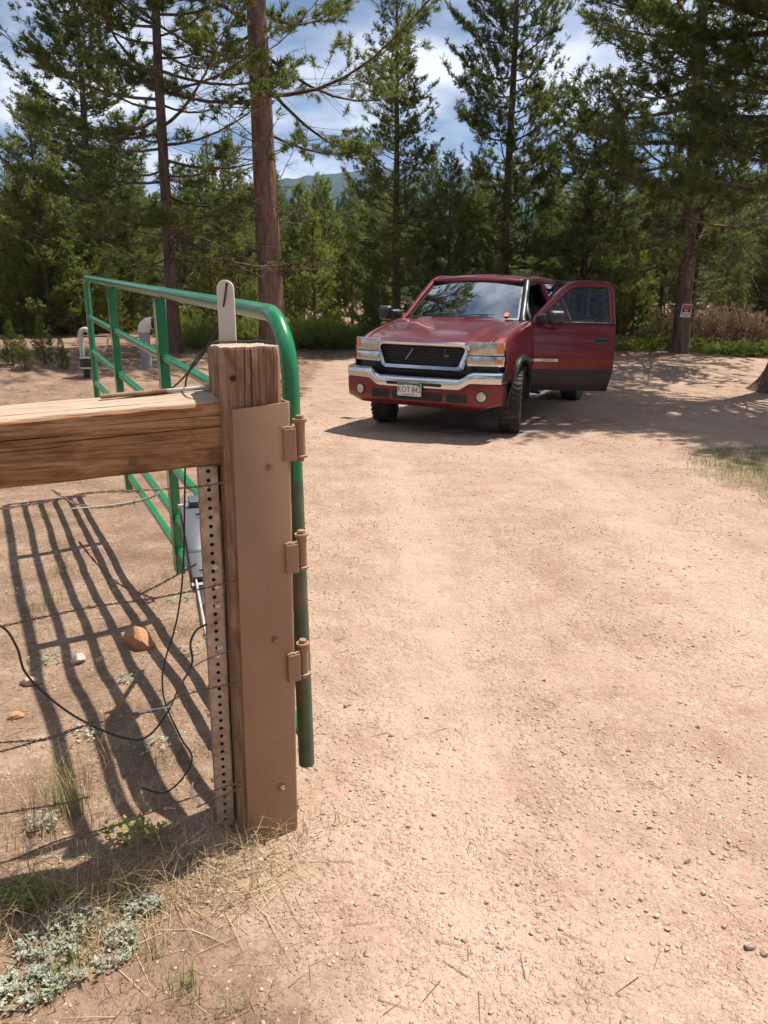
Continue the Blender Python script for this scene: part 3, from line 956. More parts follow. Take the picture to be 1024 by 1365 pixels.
def shrub_mesh(name, seed, rx, ry, h, n, nn, nlen, nw, leaf, up=0.6, tl=0.12):
    rng = np.random.default_rng(seed)
    a = rng.uniform(0, 6.28, n); r = np.sqrt(rng.uniform(0, 1, n))
    x, y = rx * r * np.cos(a), ry * r * np.sin(a)
    lump = 0.6 + 0.8 * vnoise(x * 3.0 + 7, y * 3.0, seed)
    top = h * np.sqrt(np.clip(1 - r ** 2.4, 0, 1)) * lump
    z = top * rng.uniform(0.25, 1.0, n)
    O = np.stack([x, y, z], -1)
    D = norm(np.stack([x / rx * 0.9, y / ry * 0.9, np.full(n, up)], -1) + rng.normal(0, 0.45, (n, 3)))
    V, ti = tuft_tris(rng, O, D, tl * rng.uniform(0.5, 1.3, n), nn, nlen, nw)
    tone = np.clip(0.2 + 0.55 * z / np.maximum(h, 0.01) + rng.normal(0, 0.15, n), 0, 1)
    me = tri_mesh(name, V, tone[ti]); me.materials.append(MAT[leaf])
    m = rng.integers(0, n, 60)
    st = prism_tris(np.stack([x[m] * 0.25, y[m] * 0.25, 0 * x[m] - 0.03], -1), O[m], np.full(60, 0.008), np.full(60, 0.003))
    bm_ = tri_mesh(name + '_stems', st); bm_.materials.append(MAT['bark'])
    return bm_, me
def plant_shrub(name, meshes, loc, rz, s, label, cat, group):
    root = empty(name, loc, label, cat, group, rot=(0, 0, rz))
    root.scale = s if not np.isscalar(s) else (s, s, s)
    for nm, me in zip(('stems', 'foliage'), meshes):
        o = bpy.data.objects.new(nm, me); o.parent = root; col.objects.link(o)
    return root
def build_shrubs():
    R = random.Random(9)
    jun = [shrub_mesh('juniper', 40 + k, 0.9, 0.7, 0.5, 520, 12, 0.07, 0.014, 'juniper') for k in range(2)]
    rust = shrub_mesh('rust_shrub', 50, 0.8, 0.7, 0.85, 520, 8, 0.055, 0.020, 'red_leaf', 0.9)
    for (px, py) in ((385, 462), (402, 463), (420, 461), (440, 463), (458, 464), (470, 458), (395, 455), (430, 455), (455, 452), (478, 461), (300, 462), (322, 463), (275, 464), (262, 461), (340, 460)):
        p = ground_px(px, py)
        s = R.uniform(0.75, 1.1)
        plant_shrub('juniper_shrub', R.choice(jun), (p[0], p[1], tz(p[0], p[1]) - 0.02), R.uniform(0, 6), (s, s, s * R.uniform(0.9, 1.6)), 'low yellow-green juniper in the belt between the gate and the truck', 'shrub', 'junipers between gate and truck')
    for (px, py) in ((836, 466), (850, 466), (866, 465), (825, 467), (925, 468), (968, 472), (985, 473), (1003, 473), (1020, 474), (945, 470), (1036, 474), (880, 463)):
        p = ground_px(px, py)
        s = R.uniform(0.6, 0.85)
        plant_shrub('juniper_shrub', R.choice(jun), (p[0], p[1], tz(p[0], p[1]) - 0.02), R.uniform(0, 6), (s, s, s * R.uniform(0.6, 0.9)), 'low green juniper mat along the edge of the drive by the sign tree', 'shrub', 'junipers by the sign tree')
    nj = 0
    while nj < 30:
        y = R.uniform(20.5, 27.0); x = R.uniform(-0.58, 0.62) * y
        px = 512 + 1025 * x / (y * CP + 1.0)
        if 340 < px < 480 or 890 < px < 930 or (px > 800 and y < 22):
            continue
        nj += 1
        s = R.uniform(1.0, 1.6)
        plant_shrub('juniper_shrub', R.choice(jun), (x, y, tz(x, y) - 0.02), R.uniform(0, 6), (s, s, s * R.uniform(0.7, 1.1)), 'low juniper growing between the trunks under the forest edge', 'shrub', 'junipers under the forest edge')
    for (px, py) in ((936, 464), (955, 463), (972, 464), (990, 464), (1008, 465), (1024, 465), (885, 461), (945, 459), (980, 458)):
        p = ground_px(px, py)
        plant_shrub('rust_shrub', rust, (p[0], p[1], tz(p[0], p[1]) - 0.02), R.uniform(0, 6), R.uniform(0.8, 1.15), 'rusty pink leafless-looking shrub behind the green mats near the sign tree', 'shrub', 'rust-coloured shrubs')
build_shrubs()

# ------------------------------------------------------------------ gate
GV = ray(-23, 345); GV = GV / np.linalg.norm(GV)
GW = np.array([-0.017, 0.045, 1.0]); GW = GW / np.linalg.norm(GW)
G0 = at_y(409, 1018, 2.16)
GLEN = 4.95
GH = [1.388, 1.076, 0.794, 0.535, 0.275, 0.098]
GN = np.cross(GV, GW); GN = GN / np.linalg.norm(GN)
def gp(L, h, o=0.0):
    return G0 + GV * L + GW * h + GN * o
def build_gate():
    base = (G0[0], G0[1], tz(G0[0], G0[1]))
    root = empty('farm_gate', base, 'green tubular steel farm gate standing open beside the wooden post', 'gate')
    rr = 0.0255
    def bend(Lc, hc, rad, a0, a1, n=9):
        return [gp(Lc + rad * math.cos(math.radians(a)), hc + rad * math.sin(math.radians(a))) for a in np.linspace(a0, a1, n)]
    rad = 0.17
    b = MB()
    path = [gp(0, 0.92), gp(0, 1.0)] + bend(rad, GH[0] - rad, rad, 180, 90) + [gp(1.2, GH[0]), gp(2.5, GH[0]), gp(GLEN - rad, GH[0])] + bend(GLEN - 0.09, GH[0] - 0.09, 0.09, 90, 0) + [gp(GLEN, 0.7), gp(GLEN, 0.0)]
    b.tube(path, rr, 16)
    b.build('frame_tube', 'green', root, smooth=True)
    b = MB()
    b.tube([gp(0, 0.0), gp(0, 0.4), gp(0, 0.922)], rr * 0.99, 16)
    b.build('hinge_tube', 'green_dull', root, smooth=True, label='scuffed, dirty lower end of the hinge tube')
    for h in GH[1:]:
        b = MB()
        b.tube([gp(0.018, h), gp(1.6, h), gp(3.2, h), gp(GLEN - 0.02, h)], 0.0215, 14)
        b.build('rail', 'green', root, smooth=True)
    # flat uprights set on the camera side of the rails
    for s in (0.37, 0.70):
        L = GLEN * s
        b = MB()
        b.obox(gp(L - 0.038, -0.02, -0.030), GV * 0.076, GW * (GH[0] - 0.01), GN * 0.006)
        b.obox(gp(L - 0.038, -0.02, -0.030), GV * 0.006, GW * (GH[0] - 0.01), GN * 0.045)
        up = b.build('upright', 'green', root, bevel=0.0015)
        for h in GH[1:]:
            w = MB()
            w.tube([gp(L + 0.036 - 0.012, h + 0.01, 0), gp(L + 0.036 + 0.010, h + 0.01, 0)], 0.0245, 12)
            w.build('weld_collar', 'green', up, smooth=True)
build_gate()

# ------------------------------------------------------------------ hinge post with steel channel
PA = math.radians(27)
PU = np.array([math.cos(PA), math.sin(PA), 0]); PN = np.array([math.sin(PA), -math.cos(PA), 0]); PZ = np.array([0, 0, 1.0])
PB = np.array([-0.262, 2.02, 0.0])               # front right corner of the channel
def pp(u, n, z):
    """u along the front from the right corner (negative left), n out towards the drive"""
    return PB + PU * u + PN * n + PZ * z + np.array([0.0135 * z, 0, 0])
def p_u(q):
    return float(np.dot(q - PB - np.array([0.0135 * q[2], 0, 0]), PU))
def timber_loft(section, cracks, rows, place, name, mat, parent=None, bleach=None, **kw):
    """section: list of (a,b) outline points; cracks: list of (index, depth, t0, t1); rows: parameters; place(t,a,b)->xyz"""
    b = MB()
    nS = len(section)
    arr = np.array(section, float)
    cen = arr.mean(0)
    ring = []
    for t in rows:
        pts = arr.copy()
        for (i, dep, t0, t1) in cracks:
            w = float(sstep(t0, t0 + 0.12, t) * (1 - sstep(t1 - 0.12, t1, t)))
            d = cen - pts[i]; d = d / np.linalg.norm(d)
            pts[i] = pts[i] + d * dep * w
        ring.append([place(t, p[0], p[1]) for p in pts])
    k0 = 0
    for rg in ring:
        for p in rg: b.v.append(tuple(p))
    for i in range(len(rows) - 1):
        for k in range(nS):
            b.f.append((i * nS + k, i * nS + (k + 1) % nS, (i + 1) * nS + (k + 1) % nS, (i + 1) * nS + k))
    b.f.append(tuple(range(nS))[::-1]); b.f.append(tuple((len(rows) - 1) * nS + k for k in range(nS)))
    o = b.build(name, mat, parent, **kw)
    if bleach is not None:
        va = o.data.attributes.new('bleach', 'FLOAT', 'POINT')
        va.data.foreach_set('value', np.array([bleach(t, p[0], p[1]) for t in rows for p in arr], np.float32))
    return o
def build_post():
    base = pp(-0.09, -0.08, 0.0)
    root = empty('gate_post', (base[0], base[1], tz(base[0], base[1])), 'square weathered wooden gate post clad with a brown steel channel', 'post')
    # cross section (u, n): front face n=-0.012, right face u=-0.020
    u1, u0, n1, n0 = -0.018, -0.176, -0.010, -0.166
    rng = random.Random(3)
    sec, cracks = [], []
    def edge(p, q, n, cr):
        for k in range(n):
            t = k / n
            sec.append((p[0] + (q[0] - p[0]) * t + rng.uniform(-1, 1) * 0.0007, p[1] + (q[1] - p[1]) * t + rng.uniform(-1, 1) * 0.0007))
        return
    c = 0.014
    edge((u0 + 0.022, n1), (u1 - c, n1), 110, None)         # front
    edge((u1 - c, n1), (u1, n1 - c), 3, None)
    edge((u1, n1 - c), (u1, n0 + c), 22, None)
    edge((u1, n0 + c), (u1 - c, n0), 3, None)
    edge((u1 - c, n0), (u0 + c, n0), 22, None)
    edge((u0 + c, n0), (u0, n0 + c), 3, None)
    edge((u0, n0 + c), (u0, n1 - 0.016), 50, None)          # left face
    edge((u0, n1 - 0.016), (u0 + 0.022, n1), 5, None)
    for i, d, a, e in ((30, 0.010, 0.5, 1.2), (47, 0.016, -0.3, 1.2), (66, 0.018, 0.45, 1.3), (84, 0.010, 0.6, 1.3), (100, 0.016, -0.2, 1.3), (188, 0.012, 0.1, 1.2), (200, 0.016, -0.2, 1.3)):
        cracks.append((i, d, a, e))
    rows = list(np.linspace(0, 0.8, 34)) + list(np.linspace(0.81, 1.0, 26))
    zb, zt = -0.35, 1.452
    ph = [rng.uniform(0, 6.28) for _ in range(6)]
    def place(t, u, n):
        z = zb + (zt - zb) * t
        w = 0.0022 * math.sin(t * 19 + u * 90 + ph[0]) + 0.0014 * math.sin(t * 47 + n * 120 + ph[1])
        topn = 0.007 * float(fbm(u * 38 + 9, n * 38, 44, 3)) * (t > 0.995)
        if t > 0.985:                                         # worn arris at the top
            s = 1 - 0.035 * (t - 0.985) / 0.015
            u = -0.097 + (u + 0.097) * s; n = -0.088 + (n + 0.088) * s
        return pp(u + w * 0.4, n + w, z + topn)
    timber_loft(sec, cracks, rows, place, 'timber', 'timber_post', root, lambda t, u, n: 1.0 if t > 0.999 else 0.0, smooth=True, angle=35)
    # bolt hole
    b = MB(); b.tube([pp(-0.150, n1 - 0.02, 1.375), pp(-0.150, n1 + 0.0035, 1.375)], 0.0075, 10)
    b.build('bolt_hole', 'void', root, smooth=True)
    # steel channel: front plate, rounded right flange
    zt_l, zt_r = 1.297, 1.309
    prof = [(-0.158, 0.0), (-0.010, 0.0), (-0.0045, -0.002), (-0.0012, -0.006), (0.0, -0.012), (0.0, -0.075)]
    inner = [(-0.158, -0.006), (-0.012, -0.006), (-0.008, -0.0075), (-0.0065, -0.0105), (-0.006, -0.014), (-0.006, -0.075)]
    def top(u):
        return zt_l + (zt_r - zt_l) * (u + 0.158) / 0.158
    b = MB()
    nP = len(prof)
    vs = []
    for (u, n) in prof: vs.append(pp(u, n, -0.08))
    for (u, n) in inner: vs.append(pp(u, n, -0.08))
    for (u, n) in prof: vs.append(pp(u, n, top(u)))
    for (u, n) in inner: vs.append(pp(u, n, top(u)))
    fs = []
    for k in range(nP - 1):
        fs += [(k, k + 1, 2 * nP + k + 1, 2 * nP + k), (nP + k, 3 * nP + k, 3 * nP + k + 1, nP + k + 1), (2 * nP + k, 2 * nP + k + 1, 3 * nP + k + 1, 3 * nP + k), (k, nP + k, nP + k + 1, k + 1)]
    fs += [(0, 2 * nP, 3 * nP, nP), (nP - 1, 2 * nP - 1, 4 * nP - 1, 3 * nP - 1)]
    b.add(vs, fs)
    ch = b.build('steel_channel', 'brown_steel', root, bevel=0.0012, smooth=True, angle=30)
    for (px, py) in ((357, 622), (366, 852), (375, 1049)):
        q = at_plane(px, py, PB, PN)
        b = MB()
        b.tube([q - PN * 0.002, q + PN * 0.0035], 0.0125, 16)
        b.tube([q + PN * 0.0036, q + PN * 0.0125], 0.0092, 6)
        b.tube([q + PN * 0.0126, q + PN * 0.021], 0.0052, 10)
        b.build('bolt', 'brown_steel', ch, bevel=0.0006)
    # three weld-on hinges between channel and gate tube
    for (px, py, hh) in ((385, 592, 0.088), (391, 743, 0.085), (399, 887, 0.085)):
        q = at_plane(px, py, PB, PN)
        u = p_u(q); z = q[2]
        hg = MB()
        uu = min(u, -0.004)
        hg.obox(pp(uu - 0.020, 0.001, z - hh / 2), PU * 0.036, PN * 0.010, PZ * hh)
        hg.obox(pp(uu + 0.010, -0.030, z - hh / 2), PU * 0.007, PN * 0.0405, PZ * hh)
        leaf = hg.build('hinge_leaf', 'brown_steel', root, bevel=0.003)
        w = MB()                                              # weld bead above the leaf
        w.tube([pp(uu - 0.021 + 0.007 * k, 0.004 + 0.001 * (k % 2), z + hh / 2 + 0.001 + 0.0015 * ((k * 7) % 3)) for k in range(6)], 0.0042, 8)
        w.build('weld', 'brown_steel', leaf, smooth=True)
        tp = at_plane(px + 14, py, pp(0.03, -0.02, 0), PN)
        cx = pp(0.031, -0.018, z)
        zc = z + 0.004
        brl = MB()
        prof_ = [(0.0001, -hh * .62), (0.010, -hh * .62), (0.010, -hh * .5), (0.019, -hh * .5), (0.020, -hh * .44), (0.0145, -hh * .42), (0.0145, hh * .55), (0.0195, hh * .60), (0.0195, hh * .68), (0.0001, hh * .68)]
        brl.lathe(prof_, 18, Matrix.Translation((cx[0], cx[1], zc)))
        barrel = brl.build('hinge_barrel', 'brown_steel', root, smooth=True, angle=30)
        bt = MB(); bt.tube([(cx[0], cx[1], zc + hh * .68), (cx[0], cx[1], zc + hh * .68 + 0.010)], 0.0115, 6)
        bt.build('bolt_head', 'brown_steel', barrel, bevel=0.001)
        st = MB()
        c3 = gp(0, (zc - G0[2]) / GW[2])
        d = np.array([c3[0] - cx[0], c3[1] - cx[1], 0])
        st.obox(np.array([cx[0], cx[1], zc - hh * 0.3]) - PU * 0.006, d, PU * 0.012, PZ * hh * 0.6)
        st.build('hinge_strap', 'brown_steel', barrel)
build_post()

# ------------------------------------------------------------------ timber rail and the threaded rod on it
BA = math.radians(19)
BU = np.array([math.cos(BA), math.sin(BA), 0]); BN = np.array([math.sin(BA), -math.cos(BA), 0])
BQ = np.array([-0.400, 1.985, 0.0])
def build_rail():
    bq = BQ - BN * 0.155
    ft_r, fb_r = at_plane(299, 534, BQ, BN), at_plane(302, 619, BQ, BN)
    ft_l, fb_l = at_plane(-20, 563, BQ, BN), at_plane(-20, 655.5, BQ, BN)
    bt_r, bt_l = at_plane(281, 515, bq, BN), at_plane(-20, 542, bq, BN)
    # extend to the next post of the fence, out of the picture
    ext = 1.35
    def ex(r, l):
        return l + (l - r) * ext
    ft_l, fb_l, bt_l = ex(ft_r, ft_l), ex(fb_r, fb_l), ex(bt_r, bt_l)
    bb_r = np.array([bt_r[0], bt_r[1], fb_r[2] + 0.01]); bb_l = np.array([bt_l[0], bt_l[1], fb_l[2] + 0.01])
    base = (ft_r + ft_l) / 2
    root_loc = (base[0], base[1], fb_l[2])
    ang = math.atan2(BU[1], BU[0])
    # section outline a: 0 front..1 back, b: 0 bottom..1 top
    sec = []
    rng = random.Random(8)
    def edge(p, q, n):
        for k in range(n):
            t = k / n
            sec.append((p[0] + (q[0] - p[0]) * t, p[1] + (q[1] - p[1]) * t))
    c = 0.05
    edge((0, c), (0, 1 - c), 80); edge((0, 1 - c), (c, 1), 4); edge((c, 1), (1 - c, 1), 50); edge((1 - c, 1), (1, 1 - c), 3)
    edge((1, 1 - c), (1, c), 14); edge((1, c), (1 - c, 0), 3); edge((1 - c, 0), (c, 0), 14); edge((c, 0), (0, c), 3)
    cracks = [(58, 0.05, 0.30, 0.78), (50, 0.05, 0.62, 1.2), (66, 0.03, 0.72, 1.2), (44, 0.035, 0.45, 0.75), (38, 0.03, 0.70, 0.95), (24, 0.03, 0.5, 0.8), (96, 0.03, 0.5, 1.2), (110, 0.04, -0.2, 0.9)]
    rows = np.linspace(0, 1, 60)
    def place(t, a, b_):
        f = (fb_l * (1 - t) + fb_r * t) * (1 - b_) + (ft_l * (1 - t) + ft_r * t) * b_
        k = (bb_l * (1 - t) + bb_r * t) * (1 - b_) + (bt_l * (1 - t) + bt_r * t) * b_
        p = f * (1 - a) + k * a
        w = 0.0028 * float(fbm(t * 14 + 3, a * 5 + b_ * 5, 61, 3)) * 2
        edgew = 0.006 * float(fbm(t * 9, 3.0, 66, 3)) * 2 if (b_ > 0.9 and a < 0.1) else 0
        return p + BN * (w - edgew) + np.array([0, 0, w + edgew * 0.5])
    o = timber_loft(sec, cracks, rows, place, 'timber_rail', 'timber_rail', None, lambda t, a_, b_: 1.0 if b_ > 0.985 else 0.0, smooth=True, angle=35, label='thick weathered timber fence rail butting into the gate post', cat='fence rail')
    # turn the object so that its own x axis runs along the grain
    M = Matrix.Rotation(-ang, 4, 'Z')
    o.data.transform(M); o.rotation_euler = (0, 0, ang)
    # knots in the face, set into the timber
    for (px, py, r) in ((178, 617, 0.0085), (286, 609, 0.011)):
        q = at_plane(px, py, BQ, BN)
        k = MB()
        for j, (rr_, out) in enumerate(((1.0, 0.0022), (0.62, 0.0030))):
            k.tube([q + BU * r * rr_ * 1.5 * math.cos(a) + PZ * r * rr_ * math.sin(a) + BN * out for a in np.linspace(0, 6.283, 18, endpoint=False)], 0.0012, 6, closed=True)
        kk = k.build('knot', 'timber_post', None, smooth=True)
        kk.parent = o
        kk.matrix_parent_inverse = (Matrix.Translation(o.location) @ o.rotation_euler.to_matrix().to_4x4()).inverted()
    # threaded rod
    def on_top(px, py):
        return at_plane(px, py, bt_r * 0.4 + ft_r * 0.6 + np.array([0, 0, 0.004]), np.cross(BU + np.array([0, 0, (bt_r[2] - bt_l[2]) / np.linalg.norm((bt_r - bt_l)[:2])]), np.array([0, 1, (bt_r[2] - ft_r[2]) / 0.155])))
    a, e = on_top(134, 531.5), on_top(276, 519)
    root = empty('threaded_rod', tuple(a), 'rusty threaded rod with a smooth grey shank lying on the timber rail', 'rod')
    d = (e - a); Lr = np.linalg.norm(d)
    lift = np.array([0, 0, 0.0055])
    b = MB()
    path, rad = [], []
    nth = 44
    for k in range(nth * 2 + 1):
        path.append(a + d * (0.62 * k / (nth * 2)) + lift); rad.append(0.0072 if k % 2 else 0.0055)
    b.tube(path, rad, 12)
    b.build('thread', 'rust', root)
    b = MB(); b.tube([a + d * 0.615 + lift, e + lift], 0.0058, 12); b.build('shank', 'zinc', root, smooth=True)
    b = MB()
    b.tube([e + lift - d / Lr * 0.005, e + d / Lr * 0.012 + lift], 0.014, 6)
    b.tube([e + lift + d / Lr * 0.010, e + d / Lr * 0.05 + lift + np.array([0, 0.01, 0.02])], 0.009, 8)
    b.build('nut', 'galv', root, bevel=0.001)
    return root
build_rail()

# ------------------------------------------------------------------ perforated galvanised post
def build_perforated():
    FA = math.radians(16)
    fu = np.array([math.cos(FA), math.sin(FA), 0]); fn = np.array([math.sin(FA), -math.cos(FA), 0])
    top_c, bot_c = at_y(277, 617, 1.985), at_y(301, 1093, 1.985)
    W = 0.0508
    bot = np.array([bot_c[0], bot_c[1], tz(bot_c[0], bot_c[1]) - 0.02])
    zt = top_c[2] + 0.01
    axis = np.array([top_c[0] - bot[0], 0.0, zt - bot[2]]); Hh = zt - bot[2]
    root = empty('perforated_post', (bot[0], bot[1] + W / 2, bot[2]), 'galvanised square perforated steel post with rows of round holes under the rail', 'post')
    ax = axis / Hh
    pitch = 0.0254
    n = int(Hh / pitch)
    b = MB()
    def face(o, u, nrm):
        """strip of cells with a round hole each; o left bottom corner"""
        hr = 0.0056
        for k in range(n):
            c = o + u * (W / 2) + ax * (pitch * (k + 0.5))
            out, inn = [], []
            for s in range(16):
                an = 2 * math.pi * s / 16 + math.pi / 4
                ca, sa = math.cos(an), math.sin(an)
                m = max(abs(ca), abs(sa))
                out.append(c + u * (W / 2) * ca / m + ax * (pitch / 2) * sa / m)
                inn.append(c + u * hr * ca + ax * hr * sa)
            inn2 = [p - nrm * 0.003 for p in inn]
            vs = out + inn + inn2
            fs = []
            for s in range(16):
                t = (s + 1) % 16
                fs += [(s, t, 16 + t, 16 + s), (16 + s, 16 + t, 32 + t, 32 + s)]
            b.add(vs, fs)
    fl = bot - fu * W / 2
    back = -fn * W
    face(fl, fu, fn)
    face(fl + back, -fn, -fu)
    # blind back and right sides
    b.obox(fl + back, fu * W, fn * 0.002, ax * (n * pitch))
    b.obox(fl + fu * W + back, -fu * 0.002, -back, ax * (n * pitch))
    b.build('tube', 'galv', root)
    i = MB(); i.obox(fl + back + fu * 0.004 + fn * 0.004, fu * (W - 0.010), fn * (W - 0.012), ax * (n * pitch))
    i.build('dark_core', 'void', root)  # added dark core; its colour stands in for the shade inside the holes
    for (px, py) in ((290, 873), (287, 755), (289, 781), (293, 862), (290, 806)):
        q = at_plane(px, py, fl, fn)
        w = MB(); w.tube([q - fn * 0.001, q + fn * 0.006], 0.0085, 6)
        w.tube([q + fn * 0.006, q + fn * 0.012], 0.0045, 8)
        w.build('bolt', 'zinc', root)
    for zf in (0.14, 0.33, 0.55, 0.72, 0.86):
        q = fl + back * 0.5 + ax * (Hh * zf)
        w = MB(); w.tube([q, q - fu * 0.012], 0.007, 6); w.build('bolt', 'zinc', root)
    # flat bar fixed to its right side, chamfered top
    o = fl + fu * (W + 0.001) + back * 0.35
    z1 = at_y(297, 672, 1.99)[2] - bot[2]
    poly = [(0, 0.0), (0.026, 0.0), (0.026, z1 - 0.028), (0.020, z1 - 0.010), (0.004, z1), (0, z1)]
    bar = MB(); bar.prism(poly, lambda a, c: o + fu * a + ax * c, lambda a, c: o + fu * a + ax * c - fn * 0.008)
    br = bar.build('flat_bar', 'galv', root, bevel=0.001)
    for py in (728, 765, 966):
        q = o + fu * 0.013 + ax * (at_y(300, py, 1.99)[2] - bot[2])
        w = MB(); w.tube([q, q + fn * 0.008], 0.008, 6); w.build('bolt', 'zinc', br)
build_perforated()

# ------------------------------------------------------------------ fence wires and cables
FQ = np.array([-0.43, 1.945, 0.0])
def fpt(px, py, out=0.0):
    return at_plane(px, py, FQ + BN * out, BN)
def smooth_path(pts, per=8):
    P = [np.array(p) for p in pts]
    P = [2 * P[0] - P[1]] + P + [2 * P[-1] - P[-2]]
    out = []
    for i in range(1, len(P) - 2):
        for k in range(per):
            t = k / per
            a, b, c, d = P[i - 1], P[i], P[i + 1], P[i + 2]
            out.append(0.5 * (2 * b + (c - a) * t + (2 * a - 5 * b + 4 * c - d) * t * t + (3 * b - a - 3 * c + d) * t ** 3))
    out.append(P[-2])
    return out
def build_wires():
    base = fpt(150, 1120)
    root = empty('wire_fence', (base[0], base[1], tz(base[0], base[1])), 'slack rusty barbed wire fence strung below the timber rail', 'fence')
    R = random.Random(12)
    strands = [
        [(-60, 683), (0, 678), (60, 669), (120, 657), (180, 654), (262, 649), (309, 641)],
        [(68, 652), (100, 671), (140, 676), (185, 668), (212, 658)],
        [(-60, 842), (0, 835), (70, 820), (130, 808), (190, 800), (250, 789), (316, 774)],
        [(105, 722), (128, 750), (155, 776), (190, 792), (205, 799), (196, 804), (178, 798), (215, 778), (262, 752)],
        [(-60, 1015), (0, 1002), (60, 985), (105, 970), (160, 957), (215, 945), (240, 928), (322, 908)],
        [(-40, 992), (30, 988), (70, 984), (110, 968)],
        [(-60, 1165), (10, 1148), (80, 1120), (150, 1102), (230, 1072), (322, 1042)],
        [(-60, 1095), (30, 1080), (90, 1070), (120, 1062)],
        [(225, 945), (255, 892), (300, 870), (318, 866)],
        [(262, 1076), (300, 1060), (322, 1048)],
    ]
    for i, s in enumerate(strands):
        c = smooth_path([fpt(x, y, 0.012 * (i % 3) + 0.004) for x, y in s], 14)
        b = MB()
        twist = 0.0021 if i != 8 else 0.0
        for ph in ((0, math.pi) if twist else (0,)):
            path, dist = [], 0
            for k, p in enumerate(c):
                if k: dist += np.linalg.norm(c[k] - c[k - 1])
                an = dist * 120 + ph
                path.append(p + np.array([0, math.cos(an) * twist, math.sin(an) * twist]))
            b.tube(path, 0.00145, 5)
        if twist:                                             # barbs
            for k in range(6, len(c) - 2, 17):
                p = c[k]
                for q in range(3):
                    d = np.array([R.uniform(-1, 1), R.uniform(-1, 1), R.uniform(-1, 1)]); d /= np.linalg.norm(d)
                    b.tube([p - d * 0.010, p + d * 0.010], [0.0005, 0.0012], 4)
        b.build('wire', 'wire', root, smooth=True)
    # light tie of new wire near the post
    b = MB()
    b.tube(smooth_path([fpt(x, y, 0.02) for x, y in ((95, 678), (140, 674), (180, 668), (205, 660), (212, 655), (205, 665))], 8), 0.0014, 5)
    b.build('tie_wire', 'zinc', root, smooth=True)
    b = MB()
    b.tube(smooth_path([fpt(x, y, 0.03) for x, y in ((178, 949), (195, 947), (215, 944), (242, 939))], 8), 0.0016, 5)
    b.build('tie_wire', 'zinc', root, smooth=True)
    b = MB()
    for k in range(7):
        b.tube(smooth_path([fpt(258 + R.uniform(-2, 2), 1043, 0.03), fpt(257 + R.uniform(-7, 7), 1056, 0.03 + R.uniform(-.01, .01)), fpt(258 + R.uniform(-9, 9), 1070, 0.03)], 6), 0.0012, 4)
    b.build('frayed_twine', 'white_plastic', root, smooth=True)
build_wires()

def cable(pts, r, label):
    b = MB(); b.tube(smooth_path(pts, 8), r, 8)
    b.build('cable', 'black', None, smooth=True, label=label, cat='cable')
def build_cables():
    pt = lambda u, n, dz=0.0: pp(u, n, 1.4575 + dz)
    # thin lead from the white upright down over the gate
    cable([at_y(302.5, 377.5, 2.265), at_y(300, 395, 2.255), at_y(296, 415, 2.27), at_y(284, 446, 2.30), at_y(272, 470, 2.33), at_y(258, 488, 2.36), at_y(240, 508, 2.42), at_y(224, 522, 2.5)], 0.0028, 'thin dark lead hanging from the hole in the white upright')
    # cable over the top of the post, down behind the rail and down to the ground
    cable([pt(-0.030, -0.05), pt(-0.05, -0.085, 0.005), pt(-0.09, -0.10, 0.003), pt(-0.14, -0.112, 0.003), pt(-0.172, -0.115, 0.0), at_y(262, 478, 2.06), at_y(250, 500, 2.10), at_y(247, 525, 2.13), at_y(247, 600, 2.13), at_y(246, 680, 2.13), at_y(244, 760, 2.12), at_y(236, 825, 2.09), at_y(219, 885, 2.06), at_y(217, 920, 2.04), at_y(224, 946, 2.02), at_y(242, 985, 1.99), at_y(256, 1010, 1.97), at_y(243, 1038, 1.95), at_y(218, 1057, 1.94), at_y(188, 1050, 1.94)], 0.0027, 'black cable running over the post top and down behind the rail')
    f = lambda x, y: fpt(x, y, -0.03)
    cable([f(-60, 818), f(0, 834), f(22, 862), f(33, 895), f(60, 925), f(100, 955), f(150, 979), f(190, 985), f(218, 958), f(240, 915), f(256, 885), f(254, 858), f(262, 840), f(276, 832)], 0.0031, 'thick black cable sagging in a long loop along the wire fence')
build_cables()

# ------------------------------------------------------------------ white upright behind the post
def build_upright_plate():
    Y = 2.262
    a, c = at_y(291.5, 440, Y), at_y(314, 440, Y)
    z1 = at_y(303, 373, Y)[2]
    w = (c[0] - a[0]); cx = (a[0] + c[0]) / 2
    z0 = 1.18
    poly = [(-w / 2, z0), (w / 2, z0)]
    rr = w / 2
    poly += [(rr * math.cos(t), z1 - rr + rr * math.sin(t)) for t in np.linspace(0, math.pi, 14)]
    b = MB()
    b.prism(poly, lambda u, v: np.array([cx + u, Y, v]), lambda u, v: np.array([cx + u, Y + 0.012, v]))
    root = b.build('latch_plate', 'white_plastic', None, bevel=0.0015, label='flat off-white upright bar with rounded top and a hole behind the post', cat='bar')
    OFF[root.name] = np.array(root.location)
    h = MB(); q = at_y(302.5, 379, Y); h.tube([q - np.array([0, 0.002, 0]), q + np.array([0, 0.004, 0])], 0.0042, 12)
    h.build('hole', 'void', root, smooth=True)
    s = MB(); s.obox(np.array([cx - w / 2 - 0.001, Y - 0.003, at_y(303, 452, Y)[2]]), (w + 0.002, 0, 0), (0, 0.002, 0), (0, 0, 0.006))
    s.build('seam', 'white_plastic', root)
    s = MB(); s.obox(np.array([cx - 0.02, Y - 0.09, 1.20]), (0.04, 0, 0), (0, 0.088, 0), (0, 0, 0.05))
    s.build('bracket', 'galv', root)
build_upright_plate()

